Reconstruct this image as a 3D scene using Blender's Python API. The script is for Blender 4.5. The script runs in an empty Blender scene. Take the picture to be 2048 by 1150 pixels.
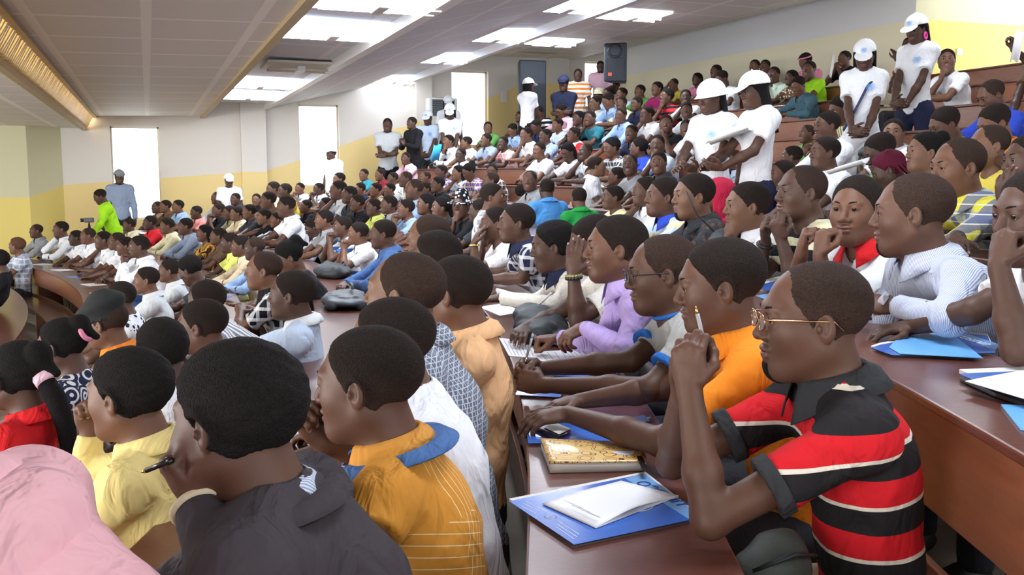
import bpy, math, random
import numpy as np
import openvdb as vdb
from mathutils import Vector, Matrix
random.seed(7)
S = bpy.context.scene
COL = S.collection
PI = math.pi
# ---------------------------------------------------------------- camera
CAMZ = 2.15                       # eye height above the floor of the stage
YAW = math.atan(724/1900); PITCH = math.atan(221/1900)
cam = bpy.data.cameras.new('camera'); camo = bpy.data.objects.new('camera', cam); COL.objects.link(camo)
cam.sensor_width = 36; cam.lens = 36*1900/2048; cam.clip_start = .05; cam.clip_end = 200
camo.location = (0, 0, CAMZ)
camo.rotation_euler = (PI/2-PITCH, 0, -YAW)
S.camera = camo
# ---------------------------------------------------------------- view, sky, lamps
S.view_settings.view_transform = 'Standard'; S.view_settings.look = 'None'
S.view_settings.gamma = 1.0; S.view_settings.use_curve_mapping = False
S.view_settings.exposure = 0.38
W = bpy.data.worlds.new('sky'); S.world = W; W.use_nodes = True
bg = W.node_tree.nodes['Background']; bg.inputs[0].default_value = (.90, .95, 1, 1); bg.inputs[1].default_value = 2.5
def area(name, loc, size, power, color, target):
    l = bpy.data.lights.new(name, 'AREA'); l.shape = 'RECTANGLE'; l.size, l.size_y = size
    l.energy = power; l.color = color
    o = bpy.data.objects.new(name, l); COL.objects.link(o); o.location = loc
    o.rotation_euler = (Vector(target)-Vector(loc)).to_track_quat('-Z', 'Y').to_euler()
    return o
# daylight through the tall windows of the stage side (left of the frame), plus a fill lamp added behind the camera
area('daylight_stage_windows', (-9, 3, 1.9), (14, 2.4), 950, (1, .97, .92), (3, 6, 2.4))
area('near_side_fill', (4.5, -4.8, 2.4), (9, 2.6), 130, (.92, .96, 1), (5, 6, 3.2))
def tubes_light(loc, power):      # fluorescent light falling from one ceiling bay
    area('tube_light', loc, (1.15, .5), power, (.86, .92, 1), (loc[0], loc[1], 0))
# ---------------------------------------------------------------- materials
MATS = {}
def nt(name):
    m = bpy.data.materials.new(name); m.use_nodes = True
    n = m.node_tree.nodes; l = m.node_tree.links
    return m, n, l, n['Principled BSDF']
def rgba(c): return (c[0], c[1], c[2], 1)
def add(n, t, **kw):
    q = n.new(t)
    for k, v in kw.items(): setattr(q, k, v)
    return q
def bump_noise(n, l, b, scale, strength, dist=.01, coord='Object', detail=3, sc=None):
    tc = add(n, 'ShaderNodeTexCoord'); no = add(n, 'ShaderNodeTexNoise'); no.inputs['Scale'].default_value = scale
    no.inputs['Detail'].default_value = detail
    if sc:
        mp = add(n, 'ShaderNodeMapping'); mp.inputs['Scale'].default_value = sc
        l.new(tc.outputs[coord], mp.inputs[0]); l.new(mp.outputs[0], no.inputs['Vector'])
    else: l.new(tc.outputs[coord], no.inputs['Vector'])
    bu = add(n, 'ShaderNodeBump'); bu.inputs['Strength'].default_value = strength; bu.inputs['Distance'].default_value = dist
    l.new(no.outputs['Fac'], bu.inputs['Height']); l.new(bu.outputs[0], b.inputs['Normal'])
    return no, tc
def plain(name, col, rough=.5, metal=0, spec=.5, bump=None, vary=0):
    if name in MATS: return MATS[name]
    m, n, l, b = nt(name)
    b.inputs['Base Color'].default_value = rgba(col); b.inputs['Roughness'].default_value = rough
    b.inputs['Metallic'].default_value = metal; b.inputs['Specular IOR Level'].default_value = spec
    if bump:
        no, tc = bump_noise(n, l, b, bump[0], bump[1], bump[2] if len(bump) > 2 else .01)
        if vary:
            mx = add(n, 'ShaderNodeMixRGB'); mx.inputs[1].default_value = rgba([c*(1-vary) for c in col]); mx.inputs[2].default_value = rgba([min(1, c*(1+vary)) for c in col])
            l.new(no.outputs['Fac'], mx.inputs[0]); l.new(mx.outputs[0], b.inputs['Base Color'])
    MATS[name] = m; return m
def emis(name, col, st):
    if name in MATS: return MATS[name]
    m, n, l, b = nt(name); b.inputs['Base Color'].default_value = rgba(col)
    b.inputs['Emission Color'].default_value = rgba(col); b.inputs['Emission Strength'].default_value = st
    MATS[name] = m; return m
HCOL = {'b': ('hair_shaven', (.034, .021, .016)), 's': ('hair_short', (.017, .012, .010)), 'm': ('hair', (.012, .0095, .0085)), 'p': ('hair_dark', (.009, .008, .008))}
def skin_mat(i):
    key = 'skin_%s' % 'abcdef'[i]
    if key in MATS: return MATS[key]
    tones = [(.102, .046, .028), (.078, .037, .024), (.136, .062, .036), (.060, .030, .021), (.150, .074, .044), (.090, .042, .026)]
    c = tones[i]; m, n, l, b = nt(key)
    no, tc = bump_noise(n, l, b, 160, .12, .002)
    n2 = add(n, 'ShaderNodeTexNoise'); n2.inputs['Scale'].default_value = 9; n2.inputs['Detail'].default_value = 4
    l.new(tc.outputs['Object'], n2.inputs['Vector'])
    mx = add(n, 'ShaderNodeMixRGB'); mx.inputs[1].default_value = rgba([q*.82 for q in c]); mx.inputs[2].default_value = rgba([q*1.22 for q in c])
    l.new(n2.outputs['Fac'], mx.inputs[0]); l.new(mx.outputs[0], b.inputs['Base Color'])
    b.inputs['Roughness'].default_value = .52; b.inputs['Specular IOR Level'].default_value = .38
    MATS[key] = m; return m
LIP = lambda: plain('lip_skin', (.15, .058, .05), .4, bump=(200, .1, .001))
NAIL = lambda: plain('nail', (.36, .19, .14), .3, bump=(60, .02, .001))
def hair_mat(kind='hair', col=(.012, .010, .010)):
    if kind in MATS: return MATS[kind]
    m, n, l, b = nt(kind); no, tc = bump_noise(n, l, b, 330, 1.0, .007, detail=2)
    n2 = add(n, 'ShaderNodeTexNoise'); n2.inputs['Scale'].default_value = 240
    l.new(tc.outputs['Object'], n2.inputs['Vector'])
    mx = add(n, 'ShaderNodeMixRGB'); mx.inputs[1].default_value = rgba([q*.5 for q in col]); mx.inputs[2].default_value = rgba([q*1.9 for q in col])
    l.new(n2.outputs['Fac'], mx.inputs[0]); out = mx.outputs[0]
    if kind in ('hair_short', 'hair_shaven'):          # the cut is faded: clipped shorter towards ears and nape
        sx = add(n, 'ShaderNodeSeparateXYZ'); l.new(tc.outputs['Object'], sx.inputs[0]); mr = add(n, 'ShaderNodeMapRange'); mr.interpolation_type = 'SMOOTHSTEP'
        mr.inputs[1].default_value = .055 if kind == 'hair_short' else .09; mr.inputs[2].default_value = -.065; l.new(sx.outputs[2], mr.inputs[0])
        f = math_n(n, l, 'MULTIPLY', mr.outputs[0], .75); m3 = add(n, 'ShaderNodeMixRGB'); m3.inputs[2].default_value = (.060, .032, .023, 1); l.new(f, m3.inputs[0]); l.new(out, m3.inputs[1]); out = m3.outputs[0]
    l.new(out, b.inputs['Base Color'])
    b.inputs['Roughness'].default_value = .85; b.inputs['Specular IOR Level'].default_value = .12
    MATS[kind] = m; return m
PAL = dict(white=(.80, .82, .86), palegrey=(.55, .58, .60), grey=(.27, .28, .30), charcoal=(.040, .042, .050), black=(.010, .010, .013),
 cream=(.74, .70, .47), yellow=(.75, .62, .10), paleyel=(.78, .74, .40), limeyel=(.62, .68, .16), lime=(.36, .74, .02), red=(.62, .02, .03), dkred=(.22, .015, .03),
 tan=(.38, .25, .15), brown=(.12, .07, .045), dkbrown=(.03, .02, .018), lblue=(.34, .50, .78), paleblue=(.55, .66, .82), bluegrey=(.27, .33, .45),
 salmon=(.70, .28, .27), pink=(.78, .50, .60), pink2=(.72, .24, .38), olive=(.22, .21, .12), beige=(.62, .52, .36), navy=(.018, .022, .055), blue=(.05, .16, .48),
 blue2=(.08, .30, .68), denim=(.07, .15, .35), teal=(.04, .28, .36), teal2=(.03, .17, .22), dteal=(.06, .13, .17), green=(.02, .30, .06), green2=(.13, .36, .09),
 magenta=(.32, .02, .12), purple=(.14, .06, .26), royal=(.03, .07, .50), mint=(.62, .76, .66), khaki=(.27, .24, .14), orange=(.78, .22, .02), grey2=(.36, .37, .38))
def math_n(n, l, op, a, b=None):
    q = add(n, 'ShaderNodeMath', operation=op)
    for i, v in enumerate((a, b)):
        if v is None: continue
        if isinstance(v, (int, float)): q.inputs[i].default_value = v
        else: l.new(v, q.inputs[i])
    return q.outputs[0]
def band(n, l, x, per, duty, off=0):      # 1 inside a stripe
    t = math_n(n, l, 'ADD', x, off+100*per); t = math_n(n, l, 'MODULO', t, per); return math_n(n, l, 'LESS_THAN', t, per*duty)
def cloth(spec):
    if spec in MATS: return MATS[spec]
    key = 'cloth_' + spec.replace(':', '_').replace('.', '')
    if key in MATS: return MATS[key]
    p = spec.split(':'); kind = p[0]
    m, n, l, b = nt(key)
    b.inputs['Roughness'].default_value = .85; b.inputs['Specular IOR Level'].default_value = .2
    tc = add(n, 'ShaderNodeTexCoord'); mp = add(n, 'ShaderNodeMapping'); mp.inputs['Scale'].default_value = (1, 1.6, .8)
    l.new(tc.outputs['Object'], mp.inputs[0])
    no = add(n, 'ShaderNodeTexNoise'); no.inputs['Scale'].default_value = 7; no.inputs['Detail'].default_value = 3; no.inputs['Distortion'].default_value = .9
    l.new(mp.outputs[0], no.inputs['Vector'])
    bu = add(n, 'ShaderNodeBump'); bu.inputs['Strength'].default_value = .8; bu.inputs['Distance'].default_value = .045
    l.new(no.outputs['Fac'], bu.inputs['Height']); l.new(bu.outputs[0], b.inputs['Normal'])
    sx = add(n, 'ShaderNodeSeparateXYZ'); l.new(tc.outputs['Object'], sx.inputs[0]); X, Y, Z = sx.outputs
    def mix(f, c1, c2):
        q = add(n, 'ShaderNodeMixRGB')
        if isinstance(f, (int, float)): q.inputs[0].default_value = f
        else: l.new(f, q.inputs[0])
        for i, c in ((1, c1), (2, c2)):
            if isinstance(c, tuple): q.inputs[i].default_value = rgba(c)
            else: l.new(c, q.inputs[i])
        return q.outputs[0]
    if kind not in ('hstripe', 'vstripe', 'plaid', 'dots', 'dress', 'rugby', 'check', 'pin', 'kente', 'circles', 'lines'):
        c = PAL[kind]; b.inputs['Base Color'].default_value = rgba(c)
    else:
        if kind == 'hstripe': out = mix(band(n, l, Z, .09, .45), PAL[p[1]], PAL[p[2]])
        elif kind == 'vstripe': out = mix(band(n, l, X, .035, .45), PAL[p[1]], PAL[p[2]])
        elif kind == 'pin':
            d = math_n(n, l, 'ADD', X, math_n(n, l, 'MULTIPLY', Y, .8))
            out = mix(band(n, l, d, .0065, .42), (.62, .66, .76), (.25, .30, .44))
        elif kind == 'plaid':
            f1 = band(n, l, X, .07, .3); f2 = band(n, l, Z, .07, .3); f3 = band(n, l, Y, .07, .3)
            a1 = mix(math_n(n, l, 'MULTIPLY', f1, .55), PAL[p[1]], PAL[p[2]]); a2 = mix(math_n(n, l, 'MULTIPLY', f2, .55), a1, PAL[p[2]])
            out = mix(math_n(n, l, 'MULTIPLY', f3, .4), a2, PAL[p[2]])
        elif kind == 'check':     # fine grey window check
            f1 = band(n, l, X, .014, .16); f2 = band(n, l, Z, .014, .16); f = math_n(n, l, 'MAXIMUM', f1, f2)
            f = math_n(n, l, 'MAXIMUM', f, band(n, l, Y, .014, .16))
            out = mix(f, (.13, .15, .20), (.52, .56, .62))
        elif kind in ('dots', 'circles'):
            vo = add(n, 'ShaderNodeTexVoronoi'); vo.inputs['Scale'].default_value = 26 if kind == 'dots' else 15; l.new(tc.outputs['Object'], vo.inputs['Vector'])
            if kind == 'dots': out = mix(math_n(n, l, 'LESS_THAN', vo.outputs['Distance'], .36), PAL[p[1]], PAL[p[2]])
            else:
                t = math_n(n, l, 'MODULO', math_n(n, l, 'MULTIPLY', vo.outputs['Distance'], 3.4), 1); out = mix(math_n(n, l, 'LESS_THAN', t, .55), (.70, .72, .75), (.02, .025, .06))
        elif kind in ('dress', 'kente'):
            wv = add(n, 'ShaderNodeTexWave'); wv.inputs['Scale'].default_value = 9; wv.inputs['Distortion'].default_value = 6; l.new(tc.outputs['Object'], wv.inputs['Vector'])
            cr = add(n, 'ShaderNodeValToRGB'); cr.color_ramp.interpolation = 'CONSTANT'
            cols = [(.02, .02, .01), (.45, .04, .03), (.25, .30, .08), (.65, .40, .05)] if kind == 'dress' else [(.70, .62, .06), (.40, .44, .42), (.10, .13, .30), (.75, .75, .50)]
            for i, c in enumerate(cols):
                e = cr.color_ramp.elements[i] if i < 2 else cr.color_ramp.elements.new(i*.25)
                e.position = i*.26; e.color = rgba(c)
            l.new(wv.outputs['Fac'], cr.inputs[0]); out = cr.outputs[0]
            if kind == 'kente':
                f1 = band(n, l, Z, .12, .45); f2 = band(n, l, X, .12, .4)
                out = mix(f1, (.72, .66, .07), (.42, .46, .38)); out = mix(math_n(n, l, 'MULTIPLY', f2, .8), out, (.09, .12, .30))
                out = mix(band(n, l, Z, .04, .12), out, (.78, .78, .62))
        elif kind == 'lines':     # amber shirt with thin pale cross lines
            d = math_n(n, l, 'ADD', Z, math_n(n, l, 'MULTIPLY', X, .35)); e = math_n(n, l, 'SUBTRACT', X, math_n(n, l, 'MULTIPLY', Z, .22))
            g = math_n(n, l, 'MULTIPLY', band(n, l, d, .026, .07), math_n(n, l, 'MULTIPLY', band(n, l, Z, .60, .34, .50), math_n(n, l, 'LESS_THAN', X, -.02))); h = math_n(n, l, 'MULTIPLY', band(n, l, e, .020, .09), band(n, l, X, .60, .27, .10))
            out = mix(math_n(n, l, 'MAXIMUM', g, h), (.58, .25, .035), (.80, .68, .42))
        elif kind == 'rugby':     # wide red / black bands each edged by a thin cream line
            wob = add(n, 'ShaderNodeTexNoise'); wob.inputs['Scale'].default_value = 3; l.new(tc.outputs['Object'], wob.inputs['Vector'])
            q = math_n(n, l, 'MULTIPLY', Y, .10); q = math_n(n, l, 'ADD', q, Z); q = math_n(n, l, 'ADD', q, math_n(n, l, 'MULTIPLY', wob.outputs['Fac'], .02))
            out = mix(band(n, l, q, .125, .47), (.62, .014, .022), (.018, .016, .018)); out = mix(band(n, l, q, .125, .075, -.0585), out, (.80, .72, .62))
        l.new(out, b.inputs['Base Color'])
    MATS[key] = m; return m
def wood(name, c1, c2, rough=.28, sc=(1, 1, 1), coat=.4):
    if name in MATS: return MATS[name]
    m, n, l, b = nt(name); tc = add(n, 'ShaderNodeTexCoord'); mp = add(n, 'ShaderNodeMapping'); mp.inputs['Scale'].default_value = sc
    l.new(tc.outputs['Object'], mp.inputs[0])
    no = add(n, 'ShaderNodeTexNoise'); no.inputs['Scale'].default_value = 5; no.inputs['Detail'].default_value = 6; no.inputs['Distortion'].default_value = 1.2
    l.new(mp.outputs[0], no.inputs['Vector'])
    mx = add(n, 'ShaderNodeMixRGB'); mx.inputs[1].default_value = rgba(c1); mx.inputs[2].default_value = rgba(c2)
    l.new(no.outputs['Fac'], mx.inputs[0]); l.new(mx.outputs[0], b.inputs['Base Color'])
    n2 = add(n, 'ShaderNodeTexNoise'); n2.inputs['Scale'].default_value = 40; l.new(tc.outputs['Object'], n2.inputs['Vector'])
    bu = add(n, 'ShaderNodeBump'); bu.inputs['Strength'].default_value = .12; bu.inputs['Distance'].default_value = .004
    l.new(n2.outputs['Fac'], bu.inputs['Height']); l.new(bu.outputs[0], b.inputs['Normal'])
    b.inputs['Roughness'].default_value = rough; b.inputs['Coat Weight'].default_value = coat; b.inputs['Coat Roughness'].default_value = .15
    MATS[name] = m; return m
WOOD_TOP = wood('varnished_desktop_wood', (.085, .024, .016), (.150, .046, .028), .30, coat=.2)
WOOD_FACE = wood('varnished_panel_wood', (.17, .058, .030), (.30, .115, .052), .35, (1, 1, 6))
WOOD_SEAT = wood('bench_wood', (.10, .036, .022), (.17, .062, .035), .4)
# ---------------------------------------------------------------- object helpers
def link(name, me, mat=None, parent=None):
    o = bpy.data.objects.new(name, me); COL.objects.link(o)
    if mat is not None:
        for m in (mat if isinstance(mat, (list, tuple)) else [mat]): me.materials.append(m)
    if parent is not None: o.parent = parent
    return o
def tag(o, label=None, cat=None, group=None, kind=None):
    for k, v in (('label', label), ('category', cat), ('group', group), ('kind', kind)):
        if v: o[k] = v
    return o
def thing(name, loc, rz=0, label=None, cat=None, group=None):
    o = bpy.data.objects.new(name, None); COL.objects.link(o); o.empty_display_size = .1
    o.location = loc; o.rotation_euler = (0, 0, rz); tag(o, label, cat, group); return o
class MB:
    def __init__(s): s.v = []; s.f = []; s.m = []
    def quadbox(s, c, mi=0):                 # 8 corners: bottom 4 then top 4
        b = len(s.v); s.v += [tuple(p) for p in c]
        for q in ((3, 2, 1, 0), (4, 5, 6, 7), (0, 1, 5, 4), (1, 2, 6, 5), (2, 3, 7, 6), (3, 0, 4, 7)):
            s.f.append(tuple(b+i for i in q)); s.m.append(mi)
    def box(s, lo, hi, mi=0, M=None):
        x0, y0, z0 = lo; x1, y1, z1 = hi
        c = [(x0, y0, z0), (x1, y0, z0), (x1, y1, z0), (x0, y1, z0), (x0, y0, z1), (x1, y0, z1), (x1, y1, z1), (x0, y1, z1)]
        if M is not None: c = [tuple(M @ Vector(p)) for p in c]
        s.quadbox(c, mi)
    def face(s, pts, mi=0):
        b = len(s.v); s.v += [tuple(p) for p in pts]; s.f.append(tuple(range(b, b+len(pts)))); s.m.append(mi)
    def tube(s, pts, r, n=8, mi=0, cap=True, flat=1):
        pts = [Vector(p) for p in pts]; rs = r if isinstance(r, (list, tuple)) else [r]*len(pts); b = len(s.v); up = None
        for i, p in enumerate(pts):
            t = (pts[min(i+1, len(pts)-1)]-pts[max(i-1, 0)]).normalized()
            if up is None: up = Vector((0, 0, 1)) if abs(t.z) < .9 else Vector((1, 0, 0))
            a = t.cross(up).normalized(); c = a.cross(t).normalized(); up = c
            for k in range(n):
                an = 2*PI*k/n; s.v.append(tuple(p+a*math.cos(an)*rs[i]+c*math.sin(an)*rs[i]*flat))
        for i in range(len(pts)-1):
            for k in range(n):
                s.f.append((b+i*n+k, b+i*n+(k+1) % n, b+(i+1)*n+(k+1) % n, b+(i+1)*n+k)); s.m.append(mi)
        if cap:
            s.f.append(tuple(b+k for k in reversed(range(n)))); s.m.append(mi)
            s.f.append(tuple(b+(len(pts)-1)*n+k for k in range(n))); s.m.append(mi)
    def lathe(s, prof, n=20, M=None, mi=0):
        b = len(s.v)
        for (r, z) in prof:
            for k in range(n):
                p = Vector((r*math.cos(2*PI*k/n), r*math.sin(2*PI*k/n), z)); s.v.append(tuple(M @ p if M is not None else p))
        for i in range(len(prof)-1):
            for k in range(n):
                s.f.append((b+i*n+k, b+i*n+(k+1) % n, b+(i+1)*n+(k+1) % n, b+(i+1)*n+k)); s.m.append(mi)
    def mesh(s, name, smooth=False):
        me = bpy.data.meshes.new(name); me.from_pydata(s.v, [], s.f); me.update()
        if any(s.m): me.polygons.foreach_set('material_index', s.m)
        if smooth: me.polygons.foreach_set('use_smooth', [True]*len(s.f))
        return me
    def build(s, name, mat, parent=None, smooth=False, bevel=0):
        o = link(name, s.mesh(name, smooth), mat, parent)
        if bevel:
            b = o.modifiers.new('bevel', 'BEVEL'); b.width = bevel; b.segments = 2; b.limit_method = 'ANGLE'
        return o
# ---------------------------------------------------------------- where a pixel of the 2048x1150 photo lies at a given depth
cyw, syw, cpt, spt = math.cos(YAW), math.sin(YAW), math.cos(PITCH), math.sin(PITCH)
def ray(px, py):
    x = (px-1024)/1900; y = (575-py)/1900
    y2 = y*cpt-spt; z2 = cpt+y*spt
    return Vector((x*cyw+z2*syw, -x*syw+z2*cyw, y2))
def at(px, py, Z): return Vector((0, 0, CAMZ))+ray(px, py)*Z
def on_z(px, py, z):
    r = ray(px, py); return Vector((0, 0, CAMZ))+r*((z-CAMZ)/r.z)
def on_y(px, py, y):
    r = ray(px, py); return Vector((0, 0, CAMZ))+r*(y/r.y)
# ---------------------------------------------------------------- tiers: concentric rows around the stage
CX, CY, RA, SP = -17.76, 9.5, 20.0, .95
HZ = {-4: -.93, -3: -.79, -2: -.60, -1: -.42, 0: -.26, 1: 0.0, 2: .18, 3: .38, 4: .65, 5: .94, 6: 1.24, 7: 1.55, 8: 1.86}
FL = {k: v-1.22+CAMZ for k, v in HZ.items()}
FL[-5] = FL[-4]; DESK_H = .72
def pol(R, a, z): return Vector((CX+R*math.cos(a), CY+R*math.sin(a), z))
def tier_of(x, y): return max(-4, min(8, math.floor((math.hypot(x-CX, y-CY)-RA)/SP)))
# ---------------------------------------------------------------- the room
YW = 19.6
PT_UP = (.66, .63, .60); PT_LO = (.78, .60, .26)
WALL_UP = plain('wall_paint_pale', (.70, .66, .60), .8, bump=(25, .05, .004)); WALL_LO = plain('wall_paint_yellow', (.80, .62, .27), .75, bump=(25, .05, .004))
WALL_GREY = plain('wall_paint_grey', (.84, .86, .90), .8, bump=(25, .05, .004)); WALL_CREAM = plain('wall_paint_cream', (.93, .88, .66), .75, bump=(25, .05, .004))
WALL_YEL2 = plain('wall_paint_bright_yellow', (.82, .66, .20), .75, bump=(25, .05, .004)); WALL_PALEYEL = plain('wall_paint_pale_yellow', (.66, .63, .42), .75, bump=(25, .05, .004))
CONC = plain('floor_screed', (.30, .26, .21), .5, bump=(12, .2, .01), vary=.15)
# floor: one flat stage floor and the steps of the tiers
fm = MB(); A0, A1 = math.radians(-42), math.radians(31.5)
def sector(m, R0, R1, a0, a1, z0, z1, step=1.6, mi=0):
    n = max(1, int(math.degrees(a1-a0)/step))
    for i in range(n):
        a, b = a0+(a1-a0)*i/n, a0+(a1-a0)*(i+1)/n
        m.quadbox([pol(R0, a, z0), pol(R1, a, z0), pol(R1, b, z0), pol(R0, b, z0), pol(R0, a, z1), pol(R1, a, z1), pol(R1, b, z1), pol(R0, b, z1)], mi)
fm.box((-9, -6, -.12), (-.2, YW+.2, FL[-4]))
for k in range(-3, 9): sector(fm, RA+SP*k, RA+SP*(k+1)+(2.5 if k == 8 else 0), A0, A1, -.1, FL[k])
tag(fm.build('floor', CONC), kind='structure')
# far wall with four tall window openings; the dado line climbs with the tiers
DADO = [(-9, 1.95), (-1.53, CAMZ-.15), (1.74, CAMZ+.09), (2.2, CAMZ+.12), (2.89, CAMZ+.34), (4.54, CAMZ+.92), (5.62, CAMZ+1.19), (7.24, CAMZ+1.81), (7.77, CAMZ+2.03), (8.34, CAMZ+2.03), (10.5, CAMZ+2.06)]
def dado(x):
    for (a, za), (b, zb) in zip(DADO, DADO[1:]):
        if a <= x <= b: return za+(zb-za)*(x-a)/(b-a)
    return DADO[-1][1]
WIN = []
for (px0, py0, px1, py1) in ((219, 252, 325, 438), (596, 208, 681, 372), (903, 140, 977, 292), (1170, 122, 1212, 215)):
    a = on_y(px0, py0, YW); b = on_y(px1, py1, YW); WIN.append((a.x, b.x, b.z, a.z))
wm = MB(); TOPW = 6.2
xs = sorted(set([x for x, z in DADO if x > -1.6] + [w[0] for w in WIN] + [w[1] for w in WIN] + [-1.47]))
for x0, x1 in zip(xs, xs[1:]):
    holes = [(w[2], w[3]) for w in WIN if w[0] <= x0+1e-4 and w[1] >= x1-1e-4]
    segs = [(-.1, holes[0][0]), (holes[0][1], TOPW)] if holes else [(-.1, TOPW)]
    for z0, z1 in segs:
        cuts = [z0, z1]
        d0, d1 = dado(x0), dado(x1)
        def blk(za0, za1, zb0, zb1, mi):
            wm.quadbox([(x0, YW, za0), (x1, YW, zb0), (x1, YW+.25, zb0), (x0, YW+.25, za0), (x0, YW, za1), (x1, YW, zb1), (x1, YW+.25, zb1), (x0, YW+.25, za1)], mi)
        e0, e1 = min(max(d0, z0), z1), min(max(d1, z0), z1)
        if e0 > z0+1e-4 or e1 > z0+1e-4: blk(z0, e0, z0, e1, 1)
        if e0 < z1-1e-4 or e1 < z1-1e-4: blk(e0, z1, e1, z1, 0)
tag(wm.build('wall_far', [WALL_UP, WALL_LO]), kind='structure')
ALU = plain('window_aluminium', (.55, .55, .56), .4, .3, bump=(40, .02, .001))
FRAME = plain('window_frame_paint', (.72, .66, .55), .6, bump=(40, .02, .001))
def pane_glass():
    if 'pane_glass' in MATS: return MATS['pane_glass']
    m, n, l, b = nt('pane_glass'); b.inputs['Base Color'].default_value = (.9, .95, 1, 1); b.inputs['Alpha'].default_value = .10; b.inputs['Roughness'].default_value = .02
    bump_noise(n, l, b, 2, .02, .002); MATS['pane_glass'] = m; return m
for i, (x0, x1, z0, z1) in enumerate(WIN):
    m = MB(); t = .03
    for (a, b, c, d) in ((x0, x0+t, z0, z1), (x1-t, x1, z0, z1), (x0, x1, z0, z0+t), (x0, x1, z1-t, z1)): m.box((a, YW+.12, c), (b, YW+.17, d))
    w = tag(m.build('window_%d' % (i+1), FRAME), kind='structure')
    g = MB(); g.box((x0+t, YW+.14, z0+t), (x1-t, YW+.146, z1-t)); g.build('glass', pane_glass(), w)
# bright sunlit ground and facade outside, seen washed out through the glass
# pilasters of the far wall
for i, (x0, x1, py) in enumerate(((1.74, 2.22, 0), (8.30, 8.75, 0), (5.28, 5.62, 0))):
    m = MB(); d = dado((x0+x1)/2); m.box((x0, YW-.16, -.1), (x1, YW, d), 1); m.box((x0, YW-.16, d), (x1, YW, TOPW), 0)
    tag(m.build('trim_%d' % (i+1), [WALL_UP, WALL_LO]), kind='structure')
# left wall: turns towards the stage at the corner
m = MB(); c0 = (-1.47, YW); c1 = (-2.0, YW-.45); c2 = (-9, YW-1.0)
def wallseg(m, a, b, za, zb, top=TOPW, th=.2, mi=(0, 1)):
    d = Vector((b[0]-a[0], b[1]-a[1], 0)).normalized(); n = Vector((-d.y, d.x, 0))*th
    for (p0, p1, q0, q1, k) in ((-.1, za, -.1, zb, mi[1]), (za, top, zb, top, mi[0])):
        m.quadbox([(a[0], a[1], p0), (b[0], b[1], q0), (b[0]+n.x, b[1]+n.y, q0), (a[0]+n.x, a[1]+n.y, p0), (a[0], a[1], p1), (b[0], b[1], q1), (b[0]+n.x, b[1]+n.y, q1), (a[0]+n.x, a[1]+n.y, p1)], k)
wallseg(m, c2, c1, CAMZ-.42, CAMZ-.36); wallseg(m, c1, c0, CAMZ-.36, CAMZ-.16)
tag(m.build('wall_left', [WALL_PALEYEL, WALL_YEL2]), kind='structure')
# back wall behind the top row, and the wall that returns to the right of its corner
K = 1.14; PC = Vector((10.1*K, 10.7*K, 0)); dB = Vector((-.1917, .9815, 0))
tB = (YW-PC.y)/dB.y; PE = PC+dB*tB
m = MB(); wallseg(m, (PE.x, PE.y+.0), (PC.x, PC.y), CAMZ+2.19*1.03, CAMZ+2.19*1.14, mi=(0, 1), th=.25)
tag(m.build('wall_back', [WALL_GREY, WALL_CREAM]), kind='structure')
m = MB(); wallseg(m, (PC.x, PC.y), (24, PC.y+.0), CAMZ+2.19*1.14, CAMZ+2.19*1.14+.1, th=.25)
tag(m.build('wall_right', [WALL_PALEYEL, WALL_YEL2]), kind='structure')
# ---------------------------------------------------------------- ceiling: folded bays that run towards the far wall
def ceil_mat(name, c1, c2, tx, ty, rough=.6):
    m, n, l, b = nt(name); tc = add(n, 'ShaderNodeTexCoord'); sx = add(n, 'ShaderNodeSeparateXYZ'); l.new(tc.outputs['Object'], sx.inputs[0])
    f = math_n(n, l, 'MAXIMUM', band(n, l, sx.outputs[0], tx, .075/tx), band(n, l, sx.outputs[1], ty, .07/ty))
    mx = add(n, 'ShaderNodeMixRGB'); mx.inputs[1].default_value = rgba(c1); mx.inputs[2].default_value = rgba(c2); l.new(f, mx.inputs[0]); l.new(mx.outputs[0], b.inputs['Base Color'])
    bu = add(n, 'ShaderNodeBump'); bu.inputs['Strength'].default_value = 1; bu.inputs['Distance'].default_value = .03; l.new(f, bu.inputs['Height']); l.new(bu.outputs[0], b.inputs['Normal'])
    b.inputs['Roughness'].default_value = rough; return m
C_L = ceil_mat('ceiling_board_cream', (.66, .62, .58), (.82, .78, .73), .78, 1.08); C_B = ceil_mat('ceiling_board_blue_white', (.70, .74, .80), (.88, .90, .94), 1.0, 1.08); C_T = ceil_mat('ceiling_tile', (.74, .70, .66), (.88, .86, .82), .9, .9)
EDGE = plain('ceiling_edge_timber', (.42, .31, .16), .45, bump=(30, .2, .004), vary=.2); WEDGE = plain('ceiling_edge_white', (.80, .80, .80), .4, bump=(30, .05, .002))
Z0 = CAMZ; Y0, Y1 = -5, YW+.1
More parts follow.
